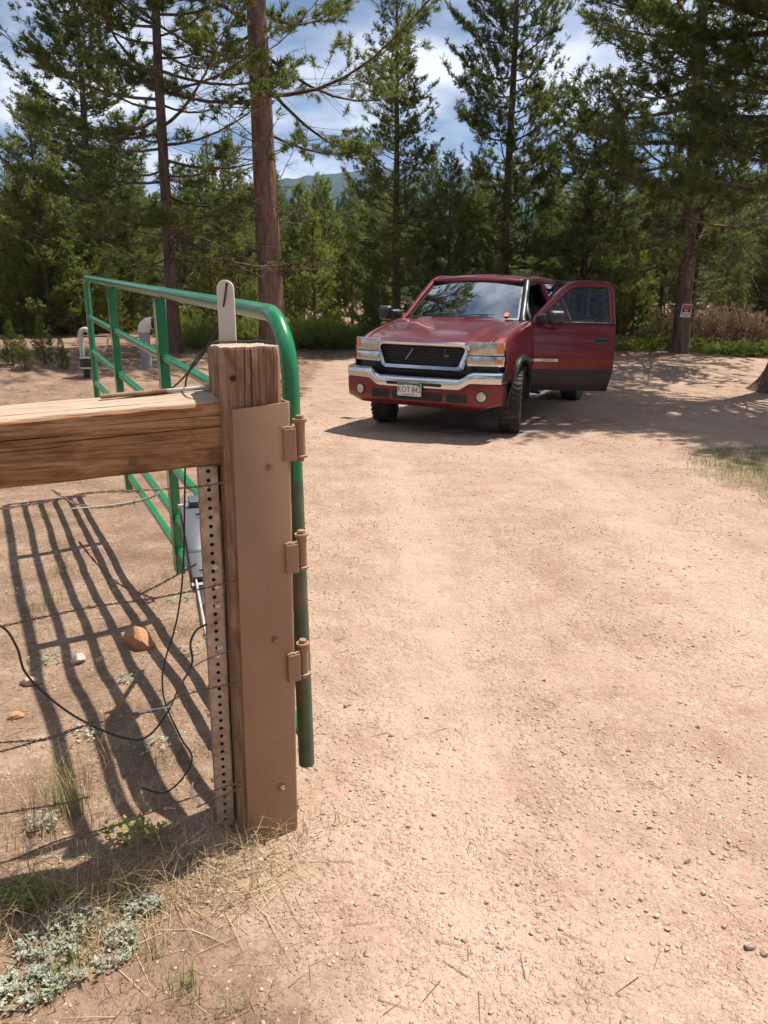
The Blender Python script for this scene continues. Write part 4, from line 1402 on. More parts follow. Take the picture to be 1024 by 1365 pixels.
# ------------------------------------------------------------------ gate opener
def build_opener():
    P1 = at_y(250, 674, 2.95); P2 = at_y(287, 862, 2.20)
    base = P2.copy(); base[2] = tz(P2[0], P2[1])
    root = empty('gate_opener', tuple(base), 'grey linear gate opener arm bolted between the gate and the post', 'gate opener')
    ax = (P2 - P1); Lx = np.linalg.norm(ax); ax /= Lx
    up = np.array([0, 0, 1.0]); up = up - ax * np.dot(up, ax); up /= np.linalg.norm(up)
    sd = np.cross(ax, up)
    def q(t, s, u):
        return P1 + ax * (Lx * t) + sd * s * 0.72 + up * u * 0.72
    def slab(poly, s0, s1, name, mat, bev=0.006):
        b = MB(); b.prism(poly, lambda t, u: q(t, s0, u), lambda t, u: q(t, s1, u))
        return b.build(name, mat, root, bevel=bev, smooth=True, angle=35)
    slab([(0.05, -0.035), (0.08, -0.055), (0.60, -0.065), (0.62, 0.05), (0.10, 0.05), (0.05, 0.03)], -0.048, 0.048, 'housing', 'dark_box')
    cov = slab([(0.10, 0.0505), (0.45, 0.0505), (0.42, 0.066), (0.13, 0.066)], -0.047, 0.047, 'cover', 'dark_box', 0.004)
    slab([(0.10, -0.02), (0.50, -0.05), (0.585, -0.05), (0.585, 0.02), (0.32, 0.046), (0.10, 0.046)], -0.054, -0.0482, 'side_panel', 'grey_box', 0.003)
    slab([(0.10, -0.02), (0.50, -0.05), (0.585, -0.05), (0.585, 0.02), (0.32, 0.046), (0.10, 0.046)], 0.0482, 0.054, 'side_panel', 'grey_box', 0.003)
    slab([(0.60, -0.10), (0.76, -0.12), (0.80, -0.06), (0.76, 0.01), (0.60, 0.02)], -0.036, 0.036, 'motor_cap', 'black_plastic')
    b = MB()
    for s in (-0.03, 0.03):
        b.obox(q(0.62, s - 0.003, -0.03), ax * 0.30, sd * 0.006, up * 0.05)
    b.obox(q(0.62, -0.03, 0.015), ax * 0.02, sd * 0.06, up * 0.006)
    b.build('bracket', 'zinc', root)
    b = MB(); b.tube([q(0.78, 0, -0.04), q(1.0, 0, -0.02)], 0.016, 12); b.build('push_rod', 'zinc', root, smooth=True)
    b = MB(); b.tube([q(0.82, 0.0, -0.02), q(0.90, 0.0, -0.05)], 0.024, 10); b.build('connector', 'white_plastic', root, smooth=True)
    b = MB()
    b.tube([q(-0.02, 0, 0), q(0.06, 0, 0)], 0.018, 12)
    e = gp(0.26 * GLEN, 0.42, -0.02)
    b.tube([q(0.0, -0.0, 0.0), e], 0.012, 8)
    b.tube([q(0.0, -0.05, 0), q(0.0, 0.05, 0)], 0.009, 8)
    b.build('clevis', 'zinc', root, smooth=True)
    b = MB()
    o = q(0.02, 0.0, 0.03)
    b.obox(o, sd * -0.10, up * 0.035, ax * 0.05)
    b.build('mount_block', 'grey_box', root, bevel=0.004)
    b = MB()
    b.tube(smooth_path([q(0.03, -0.02, 0.03), q(0.0, -0.03, 0.07), q(-0.04, 0.0, 0.06), q(-0.02, 0.03, 0.02)], 6), 0.003, 6)
    b.build('lead', 'zinc', root, smooth=True)
    # stand-off that carries the push rod end on the gate post
    e1 = q(1.0, 0, -0.02); e2 = pp(-0.12, -0.15, e1[2])
    b = MB(); b.tube([e1, e2], 0.014, 8); b.build('post_bracket', 'galv', root, smooth=True)
build_opener()

# ------------------------------------------------------------------ pipes by the mound
def build_pipes():
    p = ground_px(196, 491); Y = p[1]
    k = Y / 1025 / CP
    r = 6.6 * k
    root = empty('vent_pipe', (p[0], p[1], p[2]), 'grey vent pipe with a white elbow at its top, behind the gate', 'pipe')
    zt = at_y(190, 442, Y)[2]; ze = at_y(190, 433, Y)[2]
    b = MB(); b.tube([(p[0], Y, p[2] - 0.2), (p[0], Y, zt)], r, 20); b.build('riser', 'pvc_grey', root, smooth=True)
    b = MB()
    path = [(p[0], Y, zt - 0.01)] + [(p[0] + 1.3 * r - 1.3 * r * math.cos(a), Y, zt + 0.25 * r + 1.3 * r * math.sin(a)) for a in np.linspace(0, math.pi / 2, 8)]
    e = path[-1]; path.append((e[0] + 0.4 * r, Y, e[2]))
    b.tube(path, r * 1.12, 20); b.build('elbow', 'white_plastic', root, smooth=True)
    b = MB(); b.tube([(e[0] + 0.3 * r, Y, e[2]), (e[0] + 1.5 * r, Y, e[2])], r * 0.98, 20); b.build('stub', 'black', root, smooth=True)
    # second standpipe: hooked white top, black coupling with bright bands
    p = ground_px(116, 503); Y = p[1]; k = Y / 1025 / CP
    root = empty('standpipe', (p[0], p[1], p[2]), 'standpipe with a white hooked top and a black banded coupling beside the mound', 'pipe')
    z = lambda py: at_y(110, py, Y)[2]
    x = lambda px: at_y(px, 450, Y)[0]
    r = 3.1 * k
    b = MB()
    xc = x(107.5); x2 = x(121)
    path = [(xc, Y, z(478)), (xc, Y, z(447))] + [((xc + x2) / 2 - (x2 - xc) / 2 * math.cos(a), Y, z(447) + (x2 - xc) / 2 * 1.15 * math.sin(a)) for a in np.linspace(0.1, math.pi, 10)] + [(x2, Y, z(455))]
    b.tube(path, r, 16); b.build('hook', 'pvc_light', root, smooth=True)
    b = MB(); b.tube([(x(113), Y, z(479)), (x(113), Y, z(489))], 8.5 * k, 18); b.tube([(x(111), Y, p[2] - 0.1), (x(111), Y, z(478))], 4.0 * k, 14)
    b.build('coupling', 'black', root, smooth=True, angle=30)
    for py in (476.5, 490):
        b = MB(); b.tube([(x(113), Y, z(py + 1)), (x(113), Y, z(py - 1))], 9.3 * k, 18); b.build('band', 'zinc', root, smooth=True, angle=30)
    b = MB()
    for j in range(3):
        b.tube(smooth_path([(x(120), Y - 0.02, z(452 + j)), (x(128), Y - 0.05, z(460)), (x(134 + 2 * j), Y, z(468)), (x(143), Y, z(458 - 3 * j)), (x(146), Y, z(445))], 6), 0.007, 5)
    b.build('lead', 'zinc', root, smooth=True)
build_pipes()

# ------------------------------------------------------------------ pickup truck (local: x to the driver's side, y rearwards, front axle at y=0)
def text_mesh(name, s, size, mat, parent, M, ext=0.0015, align='CENTER', world=False):
    cu = bpy.data.curves.new(name, 'FONT')
    cu.body = s; cu.size = size; cu.extrude = ext; cu.align_x = align; cu.align_y = 'CENTER'
    tmp = bpy.data.objects.new('tmp_text', cu)
    col.objects.link(tmp)
    dg = bpy.context.evaluated_depsgraph_get()
    me = bpy.data.meshes.new_from_object(tmp.evaluated_get(dg))
    bpy.data.objects.remove(tmp); bpy.data.curves.remove(cu)
    me.transform(M)
    me.materials.clear()
    return mesh_obj(name, me, mat, parent)
def lerp(a, b, t):
    return a + (b - a) * t
def build_truck():
    zg = tz(*TRUCK_POS)
    root = empty('pickup_truck', (TRUCK_POS[0], TRUCK_POS[1], zg), 'dark red pickup truck with its driver door open on the dirt drive', 'pickup truck', rot=(0, TRUCK_ROLL, -TRUCK_YAW))
    KW = dict(parent=root, world=False)
    def sidex(z):
        return float(np.interp(z, [0.40, 0.50, 0.62, 0.90, 1.05, 1.20, 1.32, 1.84], [0.90, 0.935, 0.965, 0.985, 0.975, 0.955, 0.925, 0.675]))
    def zc(y):
        t = min(max((y + 0.84) / 1.34, 0), 1)
        return 1.150 + 0.225 * (t ** 0.85)
    def nose(x, y):
        """front corners sweep back"""
        k = min(max((0.10 - y) / 0.94, 0), 1)
        return y + 0.17 * (abs(x) / 0.95) ** 3.2 * k
    def yf(x):
        return -0.865 + 0.17 * (abs(x) / 0.95) ** 3.2
    AR, AZ = 0.505, 0.40
    def zb(y):
        if abs(y) < AR - 0.002:
            return AZ + math.sqrt(AR * AR - y * y)
        return 0.66 if y < 0 else 0.50
    ys = sorted(set([-0.862, -0.84, -0.80, -0.74, -0.66, -0.58, -0.51, -0.5035] + [round(v, 3) for v in np.linspace(-0.5, 0.5, 19)] + [0.503, 0.51]))
    def column(y):
        c = zc(y); low = zb(y)
        zs = c - 0.115
        pts = []
        low = min(low, zs - 0.01)
        for k in range(7):
            z = lerp(low, zs, k / 6)
            pts.append((sidex(z), z))
        fr = sstep(-0.80, -0.55, y)
        for (x, dz) in ((0.955, -0.075), (0.93, -0.045), (0.885, -0.022), (0.83, -0.012), (0.805, -0.012)):
            pts.append((x, c + dz - 0.02 * (1 - fr)))
        return pts
    cols = [column(y) for y in ys]
    for sgn in (1, -1):
        b = MB()
        b.grid([[(sgn * x, nose(x, y), z) for (x, z) in cpts] for y, cpts in zip(ys, cols)])
        b.build('fender', 'paint', smooth=True, angle=50, solid=0.02, **KW)
    # hood
    b = MB()
    hx = [-0.797, -0.77, -0.70, -0.62, -0.57, -0.53, -0.45, -0.3, -0.15, 0, 0.15, 0.3, 0.45, 0.53, 0.57, 0.62, 0.70, 0.77, 0.797]
    yh = [-0.868, -0.862, -0.84, -0.79, -0.72, -0.6, -0.45, -0.3, -0.15, 0, 0.15, 0.3, 0.44]
    rows = []
    for y in yh:
        row = []
        c = zc(max(y, -0.84))
        for x in hx:
            bul = 0.022 * float(1 - sstep(0.50, 0.63, abs(x))) * float(sstep(-0.86, -0.5, y) * 0.6 + 0.4)
            z = c - 0.012 - 0.02 * float(1 - sstep(-0.80, -0.55, y)) + bul - 0.008 * (x / 0.8) ** 2
            drop = {-0.868: 0.055, -0.862: 0.028, -0.84: 0.010}.get(y, 0.0)
            yy = nose(x, y) + 0.10 * (1 - (x / 0.8) ** 2) * -float(sstep(0.2, 0.44, y))
            row.append((x, yy, z - drop))
        rows.append(row)
    b.grid(rows)
    b.build('hood', 'paint', smooth=True, angle=50, solid=0.02, **KW)
    b = MB()                                                    # cowl panel below the windshield
    b.grid([[(x, lerp(0.33, 0.44, (x / 0.8) ** 2) + dy, z) for x in np.linspace(-0.80, 0.80, 15)] for dy, z in ((0, 1.335), (0.05, 1.352), (0.13, 1.350), (0.22, 1.345))])
    b.build('cowl', 'black_plastic', smooth=True, solid=0.01, **KW)
    # nose backing
    b = MB()
    xs = np.linspace(-0.93, 0.93, 31)
    b.grid([[(x, yf(x) + 0.05, z) for x in xs] for z in (0.62, 0.8, 0.95, 1.085)])
    b.build('nose_panel', 'black_plastic', smooth=True, solid=0.03, **KW)
    def patch(x0, x1, z0, z1, out, thick, name, mat, parent=root, bev=0.006, n=10, zs=None):
        m = MB()
        X = np.linspace(x0, x1, n)
        rows_f = [[(x, yf(x) - out, z) for x in X] for z in (z0, (z0 + z1) / 2, z1)]
        rows_b = [[(x, yf(x) - out + thick, z) for x in X] for z in (z0, (z0 + z1) / 2, z1)]
        k = len(m.v)
        m.grid(rows_f); m.grid(rows_b, True)
        nn_, N = n, 3 * n
        for j in range(n - 1):
            m.f.append((j, j + 1, N + j + 1, N + j)); m.f.append((2 * n + j, N + 2 * n + j, N + 2 * n + j + 1, 2 * n + j + 1))
        for r in range(2):
            m.f.append((r * n, N + r * n, N + (r + 1) * n, (r + 1) * n)); m.f.append((r * n + n - 1, (r + 1) * n + n - 1, N + (r + 1) * n + n - 1, N + r * n + n - 1))
        return m.build(name, mat, parent, smooth=True, angle=35, bevel=bev, world=False)
    for sgn in (1, -1):
        hl = patch(*sorted((sgn * 0.575, sgn * 0.950)), 0.985, 1.135, 0.006, 0.06, 'headlight', 'lens_clear')
        patch(*sorted((sgn * 0.878, sgn * 0.949)), 1.010, 1.120, 0.0105, 0.02, 'corner_lens', 'lens_amber', hl, 0.004, 6)
        patch(*sorted((sgn * 0.64, sgn * 0.78)), 1.0, 1.12, 0.0095, 0.012, 'reflector', 'lens_clear', hl, 0.004, 6)
        bz = patch(*sorted((sgn * 0.555, sgn * 0.958)), 0.862, 0.978, 0.000, 0.05, 'lamp_bezel', 'chrome')
        patch(*sorted((sgn * 0.585, sgn * 0.938)), 0.888, 0.945, 0.010, 0.03, 'turn_signal', 'lens_clear', bz, 0.005)
        patch(*sorted((sgn * 0.865, sgn * 0.937)), 0.892, 0.941, 0.0135, 0.02, 'amber_lens', 'lens_amber', bz, 0.004, 6)
    # grille surround
    def rr_outline(w0, w1, z0, z1, rad, n=6):
        """trapezoid with half widths w0 (bottom), w1 (top)"""
        pts = []
        corners = [(-w0, z0, 180, 270), (w0, z0, 270, 360), (w1, z1, 0, 90), (-w1, z1, 90, 180)]
        for (x, z, a0, a1) in corners:
            cxx = x - math.copysign(rad, x); czz = z + (rad if z == z0 else -rad)
            for a in np.linspace(a0, a1, n):
                pts.append((cxx + rad * math.cos(math.radians(a)), czz + rad * math.sin(math.radians(a))))
        return pts
    def dense(pts, k=4):
        out = []
        for i in range(len(pts)):
            a, c = pts[i], pts[(i + 1) % len(pts)]
            for q in range(k):
                out.append((lerp(a[0], c[0], q / k), lerp(a[1], c[1], q / k)))
        return out
    outer = dense(rr_outline(0.535, 0.590, 0.785, 1.128, 0.075))
    inner = dense(rr_outline(0.485, 0.538, 0.846, 1.080, 0.050))
    lo = dense(rr_outline(0.515, 0.570, 0.808, 1.108, 0.065))
    b = MB()
    rings = [[(x, yf(x) + 0.03, z) for x, z in outer], [(x, yf(x) - 0.030, z) for x, z in outer], [(x, yf(x) - 0.052, z) for x, z in lo], [(x, yf(x) - 0.040, z) for x, z in inner], [(x, yf(x) + 0.04, z) for x, z in inner]]
    nO = len(outer)
    for rg in rings:
        b.v += [tuple(p) for p in rg]
    for r in range(4):
        for k in range(nO):
            b.f.append((r * nO + k, r * nO + (k + 1) % nO, (r + 1) * nO + (k + 1) % nO, (r + 1) * nO + k))
    gs = b.build('grille', 'chrome', smooth=True, angle=40, **KW)
    b = MB()
    b.grid([[(x, yf(x) + 0.035, z) for x in np.linspace(-0.53, 0.53, 11)] for z in (0.83, 0.95, 1.08)])
    b.build('grille_mesh', 'void', gs, world=False, solid=0.01)
    for k in range(7):
        z = 0.875 + 0.027 * k
        hw = lerp(0.48, 0.53, (z - 0.855) / 0.2)
        b = MB()
        b.tube([(x, yf(x) + 0.022, z) for x in np.linspace(-hw, hw, 9)], 0.0045, 6)
        b.build('grille_bar', 'black_plastic', gs, world=False)
    b = MB(); b.tube([(-0.205, yf(0.2) - 0.005, 0.905), (-0.115, yf(0.1) - 0.010, 1.03)], 0.008, 6)
    b.build('broken_strut', 'pvc_grey', gs, world=False)
    b = MB(); b.box((0.31, yf(0.3) + 0.0, 0.965), (0.06, 0.015, 0.035)); b.box((0.285, yf(0.3), 1.0), (0.012, 0.012, 0.09))
    b.build('bracket', 'dark_box', gs, world=False)
    # bumper
    def by(x):
        return -1.015 + 0.155 * (abs(x) / 0.985) ** 3.0
    def dip(x):
        return float(1 - sstep(0.50, 0.66, abs(x)))
    X = list(np.linspace(-0.985, 0.985, 57))
    b = MB()
    rows = []
    for x in X:
        zt_, zb_ = 0.800 - 0.080 * dip(x), 0.672 - 0.078 * dip(x)
        y = by(x)
        rows.append([(x, y + 0.14, zt_ + 0.004), (x, y + 0.035, zt_), (x, y + 0.008, zt_ - 0.012), (x, y - 0.004, lerp(zb_, zt_, 0.62)), (x, y - 0.002, lerp(zb_, zt_, 0.3)), (x, y + 0.010, zb_ + 0.004), (x, y + 0.04, zb_)])
    for sgn in (-1, 1):                                          # ends wrap round to the wheel arch
        x = sgn * 0.990
        e = [(x + sgn * 0.004, by(0.985) + dy, z) for dy, z in ((0.14, 0.804), (0.10, 0.800), (0.10, 0.79), (0.10, 0.752), (0.10, 0.71), (0.10, 0.676), (0.10, 0.672))]
        f = [(sgn * 0.985, by(0.985) + 0.27, q[2]) for q in e]
        rows = ([f, e] + rows) if sgn < 0 else (rows + [e, f])
    b.grid(rows)
    bp = b.build('bumper', 'chrome', smooth=True, angle=50, solid=0.006, **KW)
    for xx in (-0.245, 0.175):
        s = MB()
        s.prism(rr_outline(0.14, 0.14, 0.620, 0.655, 0.014, 4), lambda u, v: (xx + u, by(0.2) - 0.0085, v), lambda u, v: (xx + u, by(0.2) + 0.01, v))
        s.build('slot', 'void', bp, world=False)
    b = MB()
    rows = []
    for x in X:
        zt_ = 0.670 - 0.078 * dip(x)
        y = by(x) + 0.012
        lo_ = 0.375 + 0.05 * float(sstep(0.75, 0.985, abs(x)))
        rows.append([(x, y + 0.06, zt_), (x, y + 0.004, zt_ - 0.002), (x, y, lerp(lo_, zt_, 0.75)), (x, y + 0.006, lerp(lo_, zt_, 0.45)), (x, y + 0.025, lerp(lo_, zt_, 0.12)), (x, y + 0.05, lo_), (x, y + 0.12, lo_ - 0.004)])
    for sgn in (-1, 1):
        e = [(sgn * 0.985, by(0.985) + 0.09 + q * 0.02, z) for q, z in ((2, 0.67), (0, 0.668), (0, 0.60), (0, 0.54), (0, 0.46), (1, 0.425), (2, 0.421))]
        f = [(sgn * 0.975, by(0.985) + 0.28, q[2]) for q in e]
        rows = ([f, e] + rows) if sgn < 0 else (rows + [e, f])
    b.grid(rows)
    va = b.build('bumper_valance', 'paint', smooth=True, angle=50, solid=0.006, **KW)
    for (xa, xb) in ((-0.60, -0.36), (-0.32, 0.33), (0.37, 0.62)):
        s = MB(); xm, hw = (xa + xb) / 2, (xb - xa) / 2
        s.prism(rr_outline(hw * 0.97, hw, 0.448, 0.548, 0.018, 4), lambda u, v: (xm + u, by(xm + u) + 0.004 + 0.02 * max(0, (0.53 - v)) / 0.15, v), lambda u, v: (xm + u, by(xm + u) + 0.05, v))
        s.build('intake', 'void', va, world=False)
    for sgn in (-1, 1):
        xm = sgn * 0.775
        d = Vector((sgn * 0.30, -1, 0)).normalized()
        M = Matrix.Translation((xm, by(xm) + 0.014, 0.530)) @ d.to_track_quat('Z', 'Y').to_matrix().to_4x4()
        s = MB(); s.lathe([(0.0001, 0.012), (0.030, 0.014), (0.055, 0.008), (0.056, -0.02)], 20, M)
        fl = s.build('fog_light', 'lens_clear', va, smooth=True, world=False)
        s = MB(); s.lathe([(0.057, 0.004), (0.062, 0.012), (0.070, 0.008), (0.074, -0.02)], 24, M)
        s.build('fog_bezel', 'black_plastic', va, smooth=True, world=False)
    # licence plate
    PX, PZc = -0.075, 0.572
    py = by(0.1) - 0.026
    b = MB()
    b.prism(rr_outline(0.152, 0.152, PZc - 0.076, PZc + 0.076, 0.012, 4), lambda u, v: (PX + u, py, v), lambda u, v: (PX + u, py + 0.004, v))
    pl = b.build('licence_plate', 'plate_white', **KW)
    MT = Matrix(((1, 0, 0, PX), (0, 0, 1, py - 0.0012), (0, 1, 0, PZc - 0.006), (0, 0, 0, 1)))
    tx = text_mesh('plate_number', 'KOT\u00b7842', 0.094, 'plate_green', pl, Matrix.Translation((PX, py - 0.0015, PZc - 0.004)) @ Matrix.Rotation(math.pi / 2, 4, 'X') @ Matrix.Diagonal((0.84, 1.0, 1, 1)))
    text_mesh('plate_state', 'COLORADO', 0.026, 'plate_green', pl, Matrix.Translation((PX, py - 0.0015, PZc - 0.058)) @ Matrix.Rotation(math.pi / 2, 4, 'X'))
    b = MB()
    mts = [(-0.145, 0.073), (-0.145, 0.040), (-0.11, 0.052), (-0.08, 0.046), (-0.05, 0.056), (-0.02, 0.050), (0.02, 0.058), (0.05, 0.048), (0.08, 0.054), (0.11, 0.044), (0.145, 0.036), (0.145, 0.073)]
    b.prism(mts, lambda u, v: (PX + u, py - 0.0018, PZc + v), lambda u, v: (PX + u, py + 0.001, PZc + v))
    b.build('plate_mountains', 'plate_green', pl, world=False)
    for sx in (-0.095, 0.095):
        b = MB(); b.tube([(PX + sx, py + 0.002, PZc - 0.062), (PX + sx, py - 0.004, PZc - 0.062)], 0.006, 8); b.build('plate_screw', 'black', pl, world=False)
    # windshield and pillars
    def ws(t, s):
        """s -1..1 across, t 0 bottom..1 top"""
        hw = lerp(0.765, 0.625, t)
        y0 = 0.50 - 0.17 * (1 - s * s); y1 = 1.13 - 0.10 * (1 - s * s)
        return (s * hw, lerp(y0, y1, t) - 0.02 * math.sin(t * math.pi), lerp(1.362, 1.842, t) + 0.012 * (1 - s * s) * t)
    S = np.linspace(-1, 1, 17)
    b = MB(); b.grid([[ws(t, s) for s in S] for t in np.linspace(0, 1, 9)])
    wsd = b.build('windshield', 'glass', smooth=True, **KW)
    b = MB()                                                    # dark header band and seal
    def wso(t, s, o=0.004):
        p = ws(t, s); return (p[0], p[1] - o, p[2] + o * 0.8)
    b.grid([[wso(t, s) for s in S] for t in (0.965, 1.0)]); b.grid([[wso(t, s) for s in S] for t in (-0.01, 0.03)])
    for sg in (-1, 1):
        b.grid([[wso(t, sg * s) for s in (0.975, 1.005)] for t in np.linspace(0, 1, 9)])
    b.build('seal', 'black_plastic', wsd, world=False, solid=0.003)
    st = MB(); p = ws(0.10, 0.80); st.box((0, 0, 0), (0.055, 0.003, 0.075), Matrix.Translation((p[0], p[1] - 0.012, p[2] + 0.012)) @ Matrix.Rotation(-0.95, 4, 'X'))
    st.build('sticker', 'orange', wsd, world=False)
    for (s0, t0, s1, t1) in ((-0.62, 0.02, -0.05, 0.075), (0.0, 0.02, 0.60, 0.075)):
        b = MB()
        P = [Vector(wso(lerp(t0, t1, k / 5) + 0.03 * math.sin(k / 5 * 3.1), lerp(s0, s1, k / 5), 0.022)) for k in range(6)]
        b.tube(P, [0.010, 0.009, 0.008, 0.008, 0.007, 0.006], 6)
        P2 = [Vector(wso(0.012 + 0.06 * k / 5, lerp(s0 + 0.12, s1 - 0.1, k / 5) - 0.0, 0.012)) for k in range(6)]
        b.tube(P2, 0.006, 6)
        b.build('wiper', 'black', **KW)
    for sg in (-1, 1):
        b = MB()
        path = [(sg * 0.835, 0.44, 1.325), (sg * 0.80, 0.53, 1.385), (sg * 0.735, 0.83, 1.625), (sg * 0.668, 1.12, 1.835), (sg * 0.65, 1.25, 1.868), (sg * 0.645, 1.7, 1.885), (sg * 0.65, 2.4, 1.875), (sg * 0.665, 2.66, 1.83)]
        b.tube(path[:4], [0.045, 0.042, 0.040, 0.042], 10)
        b.build('pillar', 'paint' if sg < 0 else 'black_plastic', smooth=True, **KW)
        b = MB(); b.tube(path[3:], [0.042, 0.044, 0.044, 0.044, 0.040], 10)
        b.build('roof_rail', 'paint', smooth=True, **KW)
        b = MB()
        b.tube([(sg * 0.925, 1.78, 1.30), (sg * 0.68, 1.80, 1.83)], 0.045, 8)
        b.build('middle_pillar', 'paint', smooth=True, **KW)
        b = MB(); b.tube([(sg * 0.925, 2.68, 1.30), (sg * 0.68, 2.62, 1.83)], 0.055, 8)
        b.build('rear_pillar', 'paint', smooth=True, **KW)
        b = MB(); b.grid([[(sg * lerp(0.920, 0.690, t), y, lerp(1.30, 1.83, t)) for y in (1.80, 2.25, 2.66)] for t in (0, 0.5, 1)])
        b.build('quarter_window', 'glass', solid=0.004, **KW)
    b = MB()
    rows = []
    for y in np.linspace(1.06, 2.70, 14):
        e = min(1, (y - 1.06) / 0.35) ** 0.5 * min(1, (2.76 - y) / 0.3) ** 0.5
        rows.append([(x, y - 0.06 * (1 - (x / 0.66) ** 2) * (1 if y < 1.3 else 0), 1.848 + 0.085 * e * (1 - 0.55 * (abs(x) / 0.66) ** 2.5) + 0.012 * (1 - (x / 0.66) ** 2)) for x in np.linspace(-0.66, 0.66, 15)])
    b.grid(rows)
    b.build('roof', 'paint', smooth=True, angle=60, solid=0.03, **KW)
    # cab sides: passenger door and both rear quarters
    def side_panel(name, sg, y0, y1, z0=0.50, z1=1.325, mat='paint', off=0.0, n=8):
        m = MB()
        m.grid([[(sg * (sidex(z) + off), y, z) for z in np.linspace(z0, z1, n)] for y in np.linspace(y0, y1, 4)])
        return m.build(name, mat, smooth=True, solid=0.03, **KW)
    pd = side_panel('door', -1, 0.520, 1.745)
    b = MB(); b.grid([[(-lerp(0.920, 0.690, t), lerp(y, y + 0.0, t), lerp(1.32, 1.83, t)) for y in (lerp(0.62, 1.16, t), 1.4, 1.76)] for t in (0, 0.5, 1)])
    b.build('window', 'glass', pd, world=False, solid=0.004)
    for sg in (-1, 1):
        side_panel('rear_door', sg, 1.755, 2.30); side_panel('cab_corner', sg, 2.305, 2.76)
        side_panel('cladding', sg, 1.755, 2.76, 0.49, 0.75, 'black_plastic', 0.012, 4)
        side_panel('rocker', sg, 0.51, 2.76, 0.42, 0.505, 'black_plastic', -0.02, 3)
    b = MB(); b.grid([[(x, 2.77, z) for x in np.linspace(-0.93, 0.93, 5)] for z in (0.5, 0.9, 1.32)])
    b.build('cab_back', 'paint', solid=0.03, **KW)
    b = MB(); b.grid([[(x * lerp(0.90, 0.66, t), lerp(2.74, 2.66, t), lerp(1.32, 1.84, t)) for x in np.linspace(-1, 1, 5)] for t in (0, 1)])
    b.build('rear_window', 'glass', solid=0.004, **KW)
    # door frame trim in the open doorway
    b = MB()
    b.tube([(0.915, 0.53, 0.50), (0.93, 0.53, 0.9), (0.90, 0.55, 1.31), (0.79, 0.72, 1.52), (0.655, 1.14, 1.815), (0.64, 1.6, 1.83)], 0.030, 8)
    b.build('door_jamb', 'black_plastic', smooth=True, **KW)
    # interior
    b = MB(); b.box((0, 1.6, 0.56), (1.78, 2.2, 0.06)); b.build('floor_pan', 'cloth', **KW)
    b = MB()
    b.grid([[(x, y, z) for x in np.linspace(-0.78, 0.78, 9)] for y, z in ((0.46, 1.335), (0.62, 1.335), (0.80, 1.31), (0.86, 1.24), (0.84, 1.0), (0.80, 0.8))])
    b.build('dashboard', 'cloth', smooth=True, solid=0.03, **KW)
    b = MB(); b.box((0, 0.66, 0.85), (1.7, 0.04, 0.6)); b.build('firewall', 'black_plastic', **KW)
    for sx in (-0.42, 0.42):
        b = MB()
        b.box((sx, 1.50, 0.80), (0.56, 0.55, 0.20)); b.box((0, 0, 0), (0.54, 0.16, 0.70), Matrix.Translation((sx, 1.82, 1.18)) @ Matrix.Rotation(-0.2, 4, 'X'))
        s = b.build('seat', 'cloth', bevel=0.05, smooth=True, **KW)
        h = MB(); h.box((sx, 1.93, 1.60), (0.28, 0.10, 0.18)); h.build('headrest', 'cloth', s, bevel=0.03, smooth=True, world=False)
    b = MB(); b.box((0, 2.55, 1.0), (1.5, 0.15, 0.75)); b.build('rear_seat', 'cloth', bevel=0.04, smooth=True, **KW)
    b = MB()
    Ms = Matrix.Translation((0.40, 1.02, 1.23)) @ Matrix.Rotation(-1.1, 4, 'X')
    b.tube([tuple(Ms @ Vector((0.19 * math.cos(a), 0.19 * math.sin(a), 0))) for a in np.linspace(0, 6.283, 24, endpoint=False)], 0.015, 8, closed=True)
    b.tube([tuple(Ms @ Vector((-0.18, 0, 0))), tuple(Ms @ Vector((0.18, 0, 0)))], 0.014, 6)
    b.tube([tuple(Ms @ Vector((0, 0, 0))), (0.40, 0.80, 1.12)], 0.03, 8)
    b.build('steering_wheel', 'black_plastic', smooth=True, **KW)
    b = MB(); p = ws(0.90, 0.0); b.box((0, p[1] + 0.06, p[2] - 0.06), (0.24, 0.03, 0.07)); b.tube([(0, p[1] + 0.05, p[2] - 0.02), (0, p[1] + 0.06, p[2] - 0.06)], 0.01, 6)
    b.build('interior_mirror', 'black_plastic', **KW)
    # bed
    b = MB()
    for sg in (-1, 1):
        ysb = sorted(set([2.80, 2.95, 3.10, 3.145] + [round(v, 3) for v in np.linspace(3.15, 4.15, 15)] + [4.155, 4.3, 4.55, 4.74]))
        rows = []
        for y in ysb:
            d = y - 3.65
            low = AZ + math.sqrt(max(0, AR * AR - d * d)) if abs(d) < AR - 0.001 else 0.52
            rows.append([(sg * (sidex(lerp(low, 1.25, k / 7)) - 0.01), y, lerp(low, 1.25, k / 7)) for k in range(8)] + [(sg * 0.90, y, 1.30), (sg * 0.84, y, 1.305), (sg * 0.80, y, 1.25), (sg * 0.80, y, 0.78)])
        b.grid(rows)
    b.build('bed_side', 'paint', smooth=True, solid=0.01, angle=50, **KW)
    b = MB(); b.box((0, 3.77, 0.77), (1.62, 1.94, 0.04)); b.box((0, 2.82, 1.02), (1.62, 0.04, 0.5)); b.build('bed_floor', 'black_plastic', **KW)
    b = MB(); b.box((0, 4.74, 1.0), (1.62, 0.06, 0.56)); b.build('tailgate', 'paint', bevel=0.01, **KW)
    b = MB(); b.box((0, 4.90, 0.66), (1.9, 0.20, 0.16)); b.build('rear_bumper', 'chrome', bevel=0.02, **KW)
    b = MB()                                                    # rack over the bed
